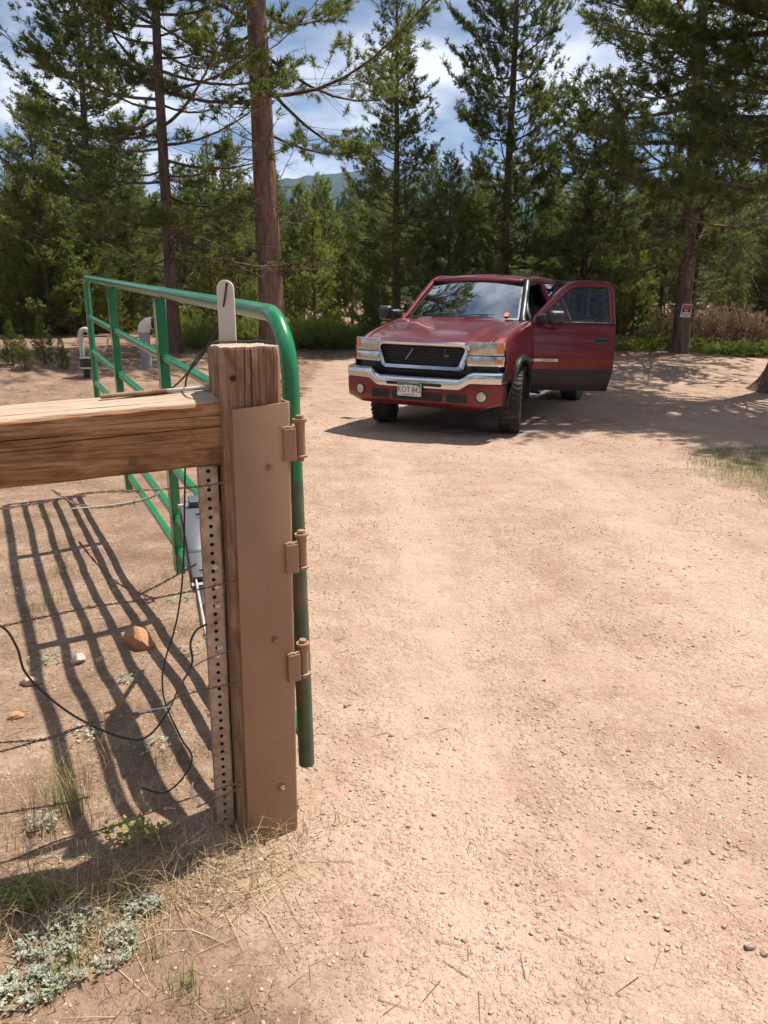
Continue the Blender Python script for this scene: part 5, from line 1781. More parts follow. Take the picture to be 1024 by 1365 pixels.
    for sg in (-1, 1):
        b.tube([(sg * 0.82, 2.95, 1.30), (sg * 0.82, 2.95, 1.85)], 0.02, 8); b.tube([(sg * 0.82, 4.6, 1.30), (sg * 0.82, 4.6, 1.85)], 0.02, 8)
        b.tube([(sg * 0.82, 2.5, 1.86), (sg * 0.82, 4.8, 1.86)], 0.02, 8)
    for yy in (2.95, 4.6):
        b.tube([(-0.95, yy, 1.88), (0.95, yy, 1.88)], 0.02, 8)
    b.build('ladder_rack', 'black_plastic', smooth=True, **KW)
    # frame and axles
    b = MB()
    b.box((0, 1.9, 0.55), (0.9, 5.2, 0.16)); b.tube([(-0.75, 0, 0.40), (0.75, 0, 0.40)], 0.05, 10); b.tube([(-0.75, 3.65, 0.40), (0.75, 3.65, 0.40)], 0.06, 10)
    b.box((0, -0.2, 0.72), (1.30, 1.15, 0.5)); b.lathe([(0.0001, -0.14), (0.10, -0.12), (0.14, 0), (0.10, 0.12), (0.0001, 0.14)], 14, Matrix.Translation((0.25, 0, 0.40)))
    b.build('underbody', 'void', **KW)
    for sg in (-1, 1):
        for yc in (0, 3.65):
            b = MB()
            pts = []
            for a in np.linspace(0, math.pi, 15):
                pts.append([(sg * 0.40, yc + 0.49 * math.cos(a), AZ + 0.49 * math.sin(a)), (sg * 0.93, yc + 0.49 * math.cos(a), AZ + 0.49 * math.sin(a))])
            b.grid(pts); b.build('wheel_well', 'void', smooth=True, solid=0.005, **KW)
            b = MB()                                            # flare: chromed lip above the wheel
            rows = []
            for a in np.linspace(-0.05, math.pi + 0.05, 25):
                row = []
                for r, o in ((AR - 0.015, -0.03), (AR - 0.015, 0.020), (AR + 0.005, 0.030), (AR + 0.055, 0.018), (AR + 0.062, -0.002)):
                    z = AZ + r * math.sin(a); y = yc + r * math.cos(a)
                    row.append((sg * (sidex(max(z, 0.5)) + o), nose(0.95, y) if yc == 0 and y < 0.1 else y, z))
                rows.append(row)
            b.grid(rows); b.build('wheel_flare', 'black_plastic', smooth=True, solid=0.004, **KW)
        b = MB()
        b.tube([(sg * 0.90, 0.55, 0.42), (sg * 1.02, 0.66, 0.41), (sg * 1.03, 1.2, 0.41), (sg * 1.03, 2.4, 0.41), (sg * 1.02, 2.66, 0.41), (sg * 0.90, 2.78, 0.42)], 0.042, 10)
        b.build('running_board', 'chrome', smooth=True, **KW)
    b = MB()
    b.grid([[(0.9955 - 0.0 + 0.002, nose(0.95, y) if y < 0.1 else y, z)] * 1 + [(sidex(z) + 0.034, nose(0.95, y) if y < 0.1 else y, z)] for y, z in [((AR + 0.03) * math.cos(a), AZ + (AR + 0.03) * math.sin(a)) for a in np.linspace(1.9, 2.9, 10)]])
    # wheels
    TR, TW = 0.395, 0.262
    def wheel(xc, yc, steer):
        sg = 1 if xc > 0 else -1
        M = Matrix.Translation((xc, yc, TR - 0.008)) @ Matrix.Rotation(steer, 4, 'Z') @ Matrix.Rotation(sg * math.pi / 2, 4, 'Y')
        hw = TW / 2
        m = MB()
        m.lathe([(0.215, -hw * 0.80), (0.26, -hw * 0.98), (0.33, -hw * 1.0), (0.368, -hw * 0.93), (0.381, -hw * 0.80), (0.384, 0), (0.381, hw * 0.80), (0.368, hw * 0.93), (0.33, hw * 1.0), (0.26, hw * 0.98), (0.215, hw * 0.80)], 40, M, closed=True)
        N = 34
        for k in range(N):                                      # tread lugs
            an = 2 * math.pi * k / N
            for j, (w0, w1, da) in enumerate(((-0.98, -0.56, 0.0), (-0.50, -0.04, 0.5), (0.04, 0.50, 0.0), (0.56, 0.98, 0.5))):
                a0 = an + da * 2 * math.pi / N; dz = 2 * math.pi / N * (0.60 if j in (1, 2) else 0.52)
                sk = 0.05 * (1 if j in (0, 2) else -1)
                vs = []
                for rad_ in (0.376, 0.3955 if abs(w0 + w1) < 1 else 0.393):
                    for (aa, ww) in ((a0, w0), (a0 + dz, w0), (a0 + dz + sk, w1), (a0 + sk, w1)):
                        r2 = rad_ - (0.008 if abs(ww) > 0.9 else 0)
                        vs.append((r2 * math.cos(aa), r2 * math.sin(aa), ww * hw))
                m.add(vs, [(0, 1, 2, 3), (4, 5, 6, 7), (0, 1, 5, 4), (1, 2, 6, 5), (2, 3, 7, 6), (3, 0, 4, 7)], M)
        w = m.build('wheel', 'tyre', smooth=True, angle=30, **KW)
        r = MB()
        r.lathe([(0.218, -0.10), (0.218, 0.10), (0.205, 0.112), (0.195, 0.09), (0.18, 0.05), (0.12, 0.04), (0.08, 0.065), (0.05, 0.08), (0.0001, 0.082)], 36, M)
        rim = r.build('rim', 'chrome', w, smooth=True, angle=40, world=False)
        for k in range(8):
            an = 2 * math.pi * k / 8
            q = MB(); q.tube([(0.082 * math.cos(an), 0.082 * math.sin(an), 0.06), (0.082 * math.cos(an), 0.082 * math.sin(an), 0.085)], 0.010, 6)
            q.v = [tuple(M @ Vector(p)) for p in q.v]
            q.build('lug_nut', 'chrome', w, world=False)
    wheel(0.865, 0.0, math.radians(14)); wheel(-0.865, 0.0, math.radians(14))
    wheel(0.865, 3.65, 0); wheel(-0.865, 3.65, 0)
    # driver door, swung open
    OPEN = math.radians(64)
    hx_, hy_ = 0.940, 0.505
    ds = Vector((math.sin(OPEN), math.cos(OPEN), 0)); dn = Vector((math.cos(OPEN), -math.sin(OPEN), 0))
    def dp(s, z, o=0.0):
        t = sidex(max(z, 0.5)) - 0.985
        p = Vector((hx_, hy_, 0)) + ds * (s * 0.875) + dn * (o + t)
        return (p.x, p.y, z)
    DL = 1.235
    b = MB()
    def outline(z):
        """front and rear edge of the door at height z"""
        return 0.0 if z > 0.6 else 0.02 * (0.6 - z) / 0.1, DL - (0.05 * max(0, (0.75 - z) / 0.27)) ** 1
    zl = [0.475, 0.50, 0.56, 0.66, 0.76, 0.86, 0.96, 1.06, 1.16, 1.24, 1.30, 1.325]
    for o, fl in ((0.0, False), (-0.10, True)):
        b.grid([[dp(lerp(*outline(z), k / 8), z, o - (0.012 if z in (0.475, 1.325) else 0)) for k in range(9)] for z in zl], fl)
    n0 = len(zl) * 9
    for r in range(len(zl) - 1):
        for k in (0, 8):
            b.f.append((r * 9 + k, (r + 1) * 9 + k, n0 + (r + 1) * 9 + k, n0 + r * 9 + k))
    for r in (0, len(zl) - 1):
        for k in range(8):
            b.f.append((r * 9 + k, r * 9 + k + 1, n0 + r * 9 + k + 1, n0 + r * 9 + k))
    door = b.build('door', 'paint', smooth=True, angle=35, label='driver door swung wide open', **KW)
    b = MB()
    fr = [(0.035, 1.325), (0.075, 1.385), (0.30, 1.580), (0.50, 1.745), (0.585, 1.800), (0.68, 1.822), (0.95, 1.828), (1.13, 1.820), (1.185, 1.790), (1.200, 1.72), (1.200, 1.325)]
    rows = []
    fr2 = [np.array(p) for p in fr]
    for i, p in enumerate(fr2):
        t = fr2[min(i + 1, len(fr2) - 1)] - fr2[max(i - 1, 0)]; t = t / np.linalg.norm(t)
        nrm = np.array([-t[1], t[0]])
        w = 0.040
        q0, q1 = p + nrm * w, p - nrm * w
        rows.append([dp(q0[0], q0[1], -0.005), dp(*(p + nrm * w * 0.6), 0.006), dp(*(p - nrm * w * 0.6), 0.006), dp(q1[0], q1[1], -0.005), dp(q1[0], q1[1], -0.06), dp(q0[0], q0[1], -0.06), dp(q0[0], q0[1], -0.005)])
    b.grid(rows)
    b.build('window_frame', 'paint', door, smooth=True, angle=50, world=False)
    b = MB()
    inn = [(0.15, 1.330), (0.33, 1.545), (0.53, 1.705), (0.61, 1.765), (0.70, 1.785), (1.12, 1.785), (1.162, 1.755), (1.165, 1.33)]
    for i in range(len(inn) - 1):
        b.tube([dp(*inn[i], -0.02), dp(*inn[i + 1], -0.02)], 0.013, 6)
    b.tube([dp(0.05, 1.333, -0.012), dp(1.18, 1.333, -0.012)], 0.014, 6)
    b.build('window_seal', 'black', door, smooth=True, world=False)
    b = MB(); b.prism(inn, lambda u, v: dp(u, v, -0.030), lambda u, v: dp(u, v, -0.034))
    b.build('window', 'glass_clear', door, world=False)
    b = MB()
    b.grid([[dp(lerp(outline(z)[0] + 0.006, outline(z)[1] - 0.006, k / 6), z, o) for k in range(7)] for z, o in ((0.478, 0.0), (0.49, 0.014), (0.62, 0.018), (0.735, 0.016), (0.752, 0.001))])
    b.build('cladding', 'cladding', door, smooth=True, world=False)
    b = MB()
    b.prism(rr_outline(0.11, 0.11, 1.085, 1.165, 0.02, 4), lambda u, v: dp(1.045 + u, v, 0.0025), lambda u, v: dp(1.045 + u, v, -0.02))
    hd = b.build('handle', 'black_plastic', door, world=False)
    b = MB(); b.tube([dp(0.955, 1.13, 0.010), dp(0.975, 1.135, 0.026), dp(1.115, 1.135, 0.026), dp(1.135, 1.13, 0.010)], 0.014, 8)
    b.build('pull', 'black', hd, smooth=True, world=False)
    b = MB()                                                    # moulded crease line
    b.tube([dp(0.01, 0.905, -0.004), dp(DL - 0.03, 0.905, -0.004)], 0.008, 6); b.build('crease', 'paint', door, smooth=True, world=False)
    # emblem on the door
    b = MB(); b.prism(rr_outline(0.19, 0.19, 0.848, 0.884, 0.006, 3), lambda u, v: dp(0.235 + u * 0.95, v, 0.005), lambda u, v: dp(0.235 + u * 0.95, v, -0.004))
    em = b.build('emblem', 'zinc', door, world=False)
    zz = 0.866
    o3 = Vector(dp(0.265, zz, 0.0058))
    M = Matrix.Translation(o3) @ Matrix(((ds.x, 0, dn.x, 0), (ds.y, 0, dn.y, 0), (0, 1, 0, 0), (0, 0, 0, 1)))
    text_mesh('emblem_text', '2500 HD', 0.042, 'black', em, M)
    # inner trim panel of the door
    b = MB(); b.grid([[dp(lerp(0.06, 1.17, k / 5), z, -0.115) for k in range(6)] for z in (0.52, 0.8, 1.1, 1.31)]); b.build('door_trim', 'cloth', door, world=False, solid=0.012)
    # mirrors
    def mirror(parent, place, sg):
        m = MB()
        sec = rr_outline(0.115, 0.130, -0.085, 0.105, 0.045, 5)
        rings = []
        for f_, k in ((0.0, 0.96), (0.03, 1.0), (0.07, 0.93), (0.11, 0.70), (0.125, 0.35)):
            rings.append([place(0.345 + u * k, 0.0 + v * k, 0.14 + f_) for u, v in sec])
        nn_ = len(sec)
        for rg in rings: m.v += [tuple(p) for p in rg]
        for r in range(len(rings) - 1):
            for k in range(nn_):
                m.f.append((r * nn_ + k, r * nn_ + (k + 1) % nn_, (r + 1) * nn_ + (k + 1) % nn_, (r + 1) * nn_ + k))
        m.f.append(tuple(range(nn_))); m.f.append(tuple((len(rings) - 1) * nn_ + k for k in range(nn_)))
        mo = m.build('mirror', 'black_plastic', parent, smooth=True, angle=50, world=False)
        a = MB()
        a.add([place(u, v, o) for (u, v, o) in ((0.08, -0.075, 0.0), (0.16, -0.075, 0.0), (0.16, 0.07, 0.0), (0.09, 0.03, 0.0), (0.19, -0.06, 0.16), (0.26, -0.06, 0.16), (0.26, 0.05, 0.16), (0.19, 0.045, 0.16))], [(0, 1, 2, 3), (4, 5, 6, 7), (0, 1, 5, 4), (1, 2, 6, 5), (2, 3, 7, 6), (3, 0, 4, 7)])
        a.build('mirror_arm', 'black_plastic', mo, bevel=0.012, smooth=True, world=False)
        g = MB(); g.prism([(u * 0.85, v * 0.85) for u, v in sec], lambda u, v: place(0.345 + u, v, 0.138), lambda u, v: place(0.345 + u, v, 0.141))
        g.build('mirror_glass', 'chrome', mo, world=False)
    # driver mirror rides on the open door; the housing faces the camera
    mirror(door, lambda u, v, o: (lambda p: (p[0] + dn.x * (o - 0.0), p[1] + dn.y * (o - 0.0), p[2]))(dp(u * 0.98 - 0.02, 1.388, 0.0)[:2] + (1.388 + v,)), 1)
    def pm(u, v, o):
        return (-0.955 - (u - 0.10) * 0.75, 0.62 - o * 0.9 + 0.06, 1.395 + v)
    mirror(root, pm, -1)
build_truck()

# ------------------------------------------------------------------ warning sign on the pine
def build_sign():
    c = Vector(T7.location)
    q = at_y(915, 414, c.y - 0.32)
    k = (c.y) / 1025
    w, h = 12.0 * k, 16.5 * k
    tilt = math.radians(5)
    view = Vector((-q[0], -q[1], 0)).normalized()
    n = Vector((view.x * 0.5, view.y, 0)).normalized()
    u = Vector((-n.y, n.x, 0)); u = u if u.x > 0 else -u
    v = Vector((0, 0, 1))
    u2 = u * math.cos(tilt) - v * math.sin(tilt) * 0.4; v2 = v * math.cos(tilt) + u * math.sin(tilt) * 1.6
    v2.normalize()
    O = Vector(q)
    def P(a, b, o):
        return O + u2 * (a * w) + v2 * (b * h) + n * o
    def rect(a0, a1, b0, b1, o0, o1, name, mat, parent=None, **kw):
        m = MB(); m.prism([(a0, b0), (a1, b0), (a1, b1), (a0, b1)], lambda a, b: P(a, b, o0), lambda a, b: P(a, b, o1))
        return m.build(name, mat, parent, **kw)
    s = rect(-.5, .5, -.5, .5, 0, 0.006, 'warning_sign', 'sign_white', label='small warning sign with red header and white dog nailed to the pine trunk', cat='sign')
    OFF[s.name] = np.array(s.location)
    rect(-.43, .43, -.11, .45, 0.0065, 0.009, 'black_panel', 'sign_black', s)
    rect(-.36, .36, .14, .43, 0.0095, 0.011, 'red_panel', 'sign_red', s)
    dog = [(-.20, .09), (-.24, .06), (-.16, .04), (-.13, -.04), (-.10, -.08), (-.08, -.02), (.06, -.01), (.10, -.08), (.13, -.07), (.13, .0), (.20, .08), (.17, .09), (.11, .05), (-.08, .05), (-.14, .10)]
    m = MB(); m.prism(dog, lambda a, b: P(a, b, 0.0095), lambda a, b: P(a, b, 0.012)); m.build('dog_figure', 'sign_white', s)
    for (a0, a1, b0, b1) in ((-.42, -.28, -.28, -.16), (.28, .40, -.27, -.15), (-.22, .22, -.24, -.20), (-.30, .30, -.36, -.32), (-.20, .18, -.43, -.40)):
        rect(a0, a1, b0, b1, 0.0065, 0.008, 'print_line', 'sign_black', s)
build_sign()

# ------------------------------------------------------------------ stones
def rock_mesh(name, seed, sub=2, flat=0.65, rough=0.35):
    bm = bmesh.new()
    bmesh.ops.create_icosphere(bm, subdivisions=sub, radius=1.0)
    r = random.Random(seed)
    planes = [(Vector((r.gauss(0, 1), r.gauss(0, 1), r.gauss(0, 0.8))).normalized(), r.uniform(0.42, 0.78)) for _ in range(10)]
    for v in bm.verts:
        p = v.co.copy()
        for n_, d in planes:
            k = p.dot(n_) - d
            if k > 0:
                p -= n_ * k
        p *= 1 + r.uniform(-1, 1) * 0.03
        v.co = Vector((p.x, p.y * 0.8, p.z * flat))
    me = bpy.data.meshes.new(name); bm.to_mesh(me); bm.free()
    a = me.attributes.new('tone', 'FLOAT', 'POINT')
    return me
def build_stones():
    R = random.Random(31)
    def stone(px, py, wpx, tone, label, flat=0.65, group=None, hk=1.0, mat='stone'):
        p = ground_px(px, py)
        dep = p[1] * CP + (CAM_H - p[2]) * SP
        r = wpx * dep / F_PX / 2
        me = rock_mesh('rock', R.randint(0, 9999), 2, flat)
        me.attributes['tone'].data.foreach_set('value', np.full(len(me.vertices), tone, np.float32))
        o = mesh_obj('rock', me, mat)
        o.location = (p[0], p[1], tz(p[0], p[1]) + r * flat * 0.35)
        o.rotation_euler = (R.uniform(-.2, .2), R.uniform(-.2, .2), R.uniform(-0.5, 0.5))
        o.scale = (r, r, r * hk)
        set_props(o, label, 'rock', group)
    stone(186, 862, 54, 0.22, 'orange-brown block of rock, largest stone, lying on the gate shadow', 0.75, hk=0.95, mat='stone_orange')
    stone(108, 883, 30, 0.85, 'pale wedge-shaped rock beside the orange block in the gate shadow', 0.7)
    stone(40, 915, 34, 0.6, 'tan flat rock beneath the sagging black cable', 0.6)
    stone(24, 957, 27, 0.5, 'reddish brick-shaped stone near the fence wire', 0.5, mat='stone_orange')
    stone(133, 881, 16, 0.7, 'small grey stone next to the pale wedge-shaped rock', 0.6)
    stone(1001, 1268, 22, 0.75, 'angular tan stone casting a dark shadow on the open dirt, largest on the drive', 0.8)
    stone(1019, 1276, 16, 0.7, 'smaller tan stone touching the angular tan stone on the drive', 0.7)
    # loose stones of the drive
    L = 'small loose tan stone lying on the bare dirt drive'
    for (px, py, w, t) in ((726, 908, 9, .2), (916, 1152, 13, .1), (938, 1192, 12, .9), (620, 1260, 13, .7), (890, 1242, 11, .4), (971, 1128, 9, .8), (888, 1273, 11, .6), (728, 1258, 9, .7),
                           (825, 1085, 9, .4), (866, 1108, 9, .1), (545, 1105, 11, .5), (562, 1108, 10, .6), (522, 985, 10, .7), (461, 945, 10, .3), (580, 1088, 11, .8), (724, 1199, 9, .5), (612, 1341, 10, .7), (568, 960, 8, .6),
                           (648, 1205, 8, .4), (880, 1110, 8, .9), (853, 1205, 10, .8), (875, 1222, 11, .9), (862, 1216, 8, .7), (900, 1160, 8, .5), (752, 1330, 9, .6), (530, 1330, 9, .5), (690, 1180, 8, .2), (930, 972, 8, .2), (838, 1005, 8, .3), (590, 1195, 9, .6), (960, 1020, 7, .3), (655, 1352, 9, .5)):
        stone(px, py, w, t, L, 0.7, 'loose stones on the drive')
    for (px, py, w, t) in ((347, 1151, 14, .95), (332, 1162, 9, .9), (294, 1193, 10, .98), (278, 1208, 9, .5), (296, 1226, 9, .6), (352, 1148, 8, .8)):
        stone(px, py, w, t, 'small pale grey pebble on the dirt at the foot of the clad post', 0.5, 'pebbles by the post foot')
    # gravel: tens of thousands of crumbs, one mesh
    rng = np.random.default_rng(4)
    ico = bmesh.new(); bmesh.ops.create_icosphere(ico, subdivisions=1, radius=1.0)
    iv = np.array([v.co[:] for v in ico.verts]); ifc = np.array([[v.index for v in f.verts] for f in ico.faces]); ico.free()
    # 20-face base
    t = (1 + 5 ** .5) / 2
    iv = np.array([(-1, t, 0), (1, t, 0), (-1, -t, 0), (1, -t, 0), (0, -1, t), (0, 1, t), (0, -1, -t), (0, 1, -t), (t, 0, -1), (t, 0, 1), (-t, 0, -1), (-t, 0, 1)], float); iv /= np.linalg.norm(iv[0])
    ifc = np.array([(0, 11, 5), (0, 5, 1), (0, 1, 7), (0, 7, 10), (0, 10, 11), (1, 5, 9), (5, 11, 4), (11, 10, 2), (10, 7, 6), (7, 1, 8), (3, 9, 4), (3, 4, 2), (3, 2, 6), (3, 6, 8), (3, 8, 9), (4, 9, 5), (2, 4, 11), (6, 2, 10), (8, 6, 7), (9, 8, 1)])
    n = 52000
    y = 0.95 + 13.0 * rng.uniform(0, 1, n) ** 1.9
    x = rng.uniform(-0.58, 0.62, n) * (y + 0.6)
    clus = vnoise(x * 2.1, y * 2.1, 71) * 0.6 + vnoise(x * 6, y * 6, 72) * 0.4
    keep = (clus > rng.uniform(0.25, 0.72, n)) & ((road_mask(x, y) > 0.35) | (rng.uniform(0, 1, n) < 0.25)) & (rng.uniform(0, 1, n) > 0.7 * track(x, y))
    x, y = x[keep], y[keep]; n = len(x)
    s = 0.0016 + 0.0062 * rng.uniform(0, 1, n) ** 3.6 + 0.0006 * np.clip(y - 2, 0, 8)
    z = terrain(x, y) + s * 0.15
    sq = np.stack([rng.uniform(.7, 1.4, n), rng.uniform(.7, 1.2, n), rng.uniform(.45, .9, n)], -1) * s[:, None]
    a = rng.uniform(0, 6.28, n)
    P = iv[None] * (1 + rng.uniform(-.28, .28, (n, 12, 1))) * sq[:, None]
    ca, sa = np.cos(a)[:, None], np.sin(a)[:, None]
    V = np.stack([P[..., 0] * ca - P[..., 1] * sa + x[:, None], P[..., 0] * sa + P[..., 1] * ca + y[:, None], P[..., 2] + z[:, None]], -1)
    Fc = (ifc[None] + (np.arange(n) * 12)[:, None, None]).reshape(-1, 3)
    tone = np.repeat(np.clip(rng.normal(0.55, 0.25, n), 0, 1), 12)
    me = tri_mesh('gravel', V.reshape(-1, 3), tone, Fc)
    o = mesh_obj('gravel', me, 'stone')
    set_props(o, 'fine tan gravel and crumbs scattered over the dirt drive', 'gravel', None, 'stuff')
build_stones()

# ------------------------------------------------------------------ grass, straw, litter
def blades(rng, X, Y, H, W, bend, tone, seg=3, flat=False, az=None):
    """curved tapering blades rooted at X,Y on the terrain"""
    n = len(X)
    Z = terrain(X, Y) - 0.004
    az = rng.uniform(0, 6.28, n) if az is None else az
    d = np.stack([np.cos(az), np.sin(az), 0 * az], -1)
    sdv = np.stack([-np.sin(az), np.cos(az), 0 * az], -1)
    base = np.stack([X, Y, Z], -1)
    rows = []
    for k in range(seg + 1):
        t = k / seg
        th = bend * t
        if flat:
            p = base + d * (H * t)[:, None] + np.array([0, 0, 1.0]) * (0.006 + 0.25 * H * bend * t * (1 - t))[:, None]
        else:
            p = base + d * (H * np.sin(th) * t)[:, None] + np.array([0, 0, 1.0]) * (H * np.cos(th * 0.8) * t)[:, None]
        w = W * (1 - 0.92 * t) * 0.5
        rows.append((p - sdv * w[:, None], p + sdv * w[:, None]))
    tris = []
    for k in range(seg):
        a, b = rows[k]; c, e = rows[k + 1]
        tris += [np.stack([a, b, e], 1), np.stack([a, e, c], 1)]
    V = np.stack(tris, 1).reshape(n, -1, 3)
    return V.reshape(-1, 3), np.repeat(tone, V.shape[1])
def stuff(name, parts, mat, label, cat):
    V = np.concatenate([p[0] for p in parts]); T = np.concatenate([p[1] for p in parts])
    o = mesh_obj(name, tri_mesh(name, V, T), mat)
    set_props(o, label, cat, None, 'stuff')
def tuft_at(rng, px, py, n, spread, h, w, lean=(0.2, 0.9)):
    p = ground_px(px, py)
    X = p[0] + rng.normal(0, spread, n); Y = p[1] + rng.normal(0, spread, n)
    return blades(rng, X, Y, h * rng.uniform(0.5, 1.15, n), np.full(n, w), rng.uniform(*lean, n), np.clip(rng.normal(0.5, 0.25, n), 0, 1))
def build_ground_cover():
    rng = np.random.default_rng(17)
    # dry grass along the fence line
    parts = []
    n = 850
    t = rng.uniform(-0.05, 1.0, n)
    X = -0.36 - t * 1.1 + rng.normal(0, 0.03, n); Y = 1.98 - t * 0.42 - 0.10 + rng.normal(0, 0.085, n)
    parts.append(blades(rng, X, Y, rng.uniform(0.06, 0.20, n), rng.uniform(0.0014, 0.003, n), rng.uniform(0.5, 1.7, n), np.clip(rng.normal(0.5, 0.25, n), 0, 1)))
    parts.append(blades(rng, X + 0.02, Y - 0.03, rng.uniform(0.08, 0.24, n), rng.uniform(0.0012, 0.0026, n), rng.uniform(0.1, 0.6, n), np.clip(rng.normal(0.55, 0.25, n), 0, 1), 3, True))
    for (px, py, k, s, h) in ((95, 1080, 40, 0.035, 0.24), (40, 1085, 30, 0.05, 0.22), (135, 1030, 30, 0.05, 0.16), (75, 1110, 40, 0.06, 0.26), (20, 1130, 30, 0.06, 0.24), (190, 1080, 30, 0.06, 0.13), (300, 1120, 30, 0.04, 0.09), (430, 1105, 34, 0.035, 0.07), (405, 1112, 24, 0.03, 0.06), (130, 1250, 40, 0.05, 0.10), (60, 1250, 30, 0.06, 0.10), (180, 1330, 30, 0.06, 0.08)):
        parts.append(tuft_at(rng, px, py, k, s, h, 0.0026))
    # thin straw scattered on the ground this side and that side of the fence
    n = 11000
    X = rng.uniform(-3.4, -0.15, n); Y = rng.uniform(1.0, 6.8, n)
    k = (vnoise(X * 2.3, Y * 2.3, 90) > rng.uniform(0.2, 0.9, n)) & (X < 0.02 * Y - 0.1)
    X, Y = X[k], Y[k]; n = len(X)
    parts.append(blades(rng, X, Y, rng.uniform(0.03, 0.13, n), rng.uniform(0.0012, 0.0028, n), rng.uniform(0.05, 0.5, n), np.clip(rng.normal(0.5, 0.28, n), 0, 1), 2, True))
    n = 7000
    X = rng.uniform(-3.6, -0.3, n); Y = rng.uniform(2.1, 7.5, n)
    k = (vnoise(X * 3.1, Y * 3.1, 190) > rng.uniform(0.25, 0.85, n)) & (X < -0.2 - 0.05 * Y)
    X, Y = X[k], Y[k]; n = len(X)
    parts.append(blades(rng, X, Y, rng.uniform(0.008, 0.035, n), rng.uniform(0.003, 0.009, n), rng.uniform(0.05, 0.6, n), np.clip(rng.normal(0.3, 0.3, n), 0, 1), 1, True))
    stuff('dry_grass', parts, 'straw', 'dry tan grass and straw along the fence line and under the gate', 'dry grass')
    # green blades
    parts = []
    for (px, py, k, s, h) in ((170, 1200, 16, 0.012, 0.13), (165, 1192, 10, 0.02, 0.08), (75, 1200, 18, 0.02, 0.12), (95, 1215, 14, 0.02, 0.10), (250, 1322, 46, 0.022, 0.07), (205, 1275, 22, 0.022, 0.08), (310, 1350, 16, 0.02, 0.08), (85, 1085, 40, 0.03, 0.26), (70, 1330, 30, 0.03, 0.09), (95, 1295, 26, 0.025, 0.10),
                              (60, 690, 26, 0.05, 0.10), (80, 765, 24, 0.04, 0.11), (75, 745, 20, 0.05, 0.10), (140, 760, 16, 0.05, 0.07), (50, 815, 26, 0.04, 0.10), (65, 805, 20, 0.05, 0.12), (210, 1020, 20, 0.02, 0.07), (130, 960, 14, 0.03, 0.06), (190, 995, 16, 0.025, 0.05), (22, 650, 30, 0.08, 0.10), (160, 690, 16, 0.06, 0.07), (190, 862, 14, 0.04, 0.05), (235, 850, 18, 0.03, 0.07), (225, 770, 18, 0.04, 0.08), (30, 720, 20, 0.05, 0.09), (175, 1010, 14, 0.03, 0.05),
                              (430, 662, 30, 0.06, 0.05), (483, 699, 34, 0.05, 0.05), (425, 735, 26, 0.05, 0.05), (480, 748, 22, 0.05, 0.04), (425, 775, 50, 0.08, 0.04), (455, 842, 22, 0.035, 0.04), (455, 1100, 10, 0.02, 0.05), (540, 808, 12, 0.03, 0.03)):
        parts.append(tuft_at(rng, px, py, k, s, h, 0.0030, (0.1, 0.8)))
    # verge at the right of the drive
    n = 26000
    X = rng.uniform(2.6, 6.0, n); Y = rng.uniform(5.2, 10.6, n)
    k = (1 - road_mask(X, Y)) * (vnoise(X * 1.7, Y * 1.7, 95) * 0.6 + 0.4 * vnoise(X * 6, Y * 6, 96)) > rng.uniform(0.15, 0.75, n)
    X, Y = X[k], Y[k]; n = len(X)
    parts.append(blades(rng, X, Y, rng.uniform(0.03, 0.10, n), rng.uniform(0.003, 0.006, n), rng.uniform(0.2, 1.2, n), np.clip(rng.normal(0.55, 0.25, n), 0, 1), 2))
    stuff('green_grass', parts, 'grass', 'thin green grass blades growing in tufts beside the drive and under the gate', 'grass')
    n = 26000
    X = rng.uniform(2.6, 6.0, n); Y = rng.uniform(5.2, 10.6, n)
    k = (1 - road_mask(X, Y)) * (vnoise(X * 1.5 + 4, Y * 1.5, 97) * 0.6 + 0.4 * vnoise(X * 6, Y * 6, 98)) > rng.uniform(0.15, 0.75, n)
    X, Y = X[k], Y[k]; n = len(X)
    stuff('silver_grass', [blades(rng, X, Y, rng.uniform(0.02, 0.08, n), rng.uniform(0.003, 0.007, n), rng.uniform(0.3, 1.3, n), np.clip(rng.normal(0.5, 0.25, n), 0, 1), 2)], 'silver', 'silvery grey-green grass on the verge right of the drive', 'grass')
    # forest litter: chips and needles on the mound and under the trees
    n = 15000
    y = rng.uniform(8.0, 22.5, n); x = rng.uniform(-0.60, 0.62, n) * y
    m = road_mask(x, y)
    k = (m < 0.6) | (rng.uniform(0, 1, n) < 0.05)
    x, y = x[k], y[k]; n = len(x)
    tone = np.clip(rng.normal(0.5, 0.3, n), 0, 1)
    V, T = blades(rng, x, y, rng.uniform(0.03, 0.16, n), rng.uniform(0.008, 0.024, n), rng.uniform(0.1, 0.9, n), tone, 1, True)
    stuff('wood_chips', [(V, T)], 'litter', 'brown wood chips and litter on the mound and forest floor', 'wood chips')
    # fine twigs on the near ground
    n = 420
    y = 1.0 + 5 * rng.uniform(0, 1, n) ** 1.6; x = rng.uniform(-0.6, 0.6, n) * (y + 0.5)
    k = rng.uniform(0, 1, n) < np.where(x < -0.1, 1.0, 0.28)
    x, y = x[k], y[k]; n = len(x)
    a = rng.uniform(0, 6.28, n); L = rng.uniform(0.02, 0.09, n)
    z = terrain(x, y) + 0.003
    A = np.stack([x, y, z], -1); x2, y2 = x + L * np.cos(a), y + L * np.sin(a)
    B = np.stack([x2, y2, terrain(x2, y2) + 0.004], -1)
    Vt = prism_tris(A, B, np.full(n, 0.0013), np.full(n, 0.0007))
    stuff('twig_litter', [(Vt, np.full(len(Vt), 0.35))], 'litter', 'tiny dry twigs scattered over the near ground', 'twigs')
build_ground_cover()

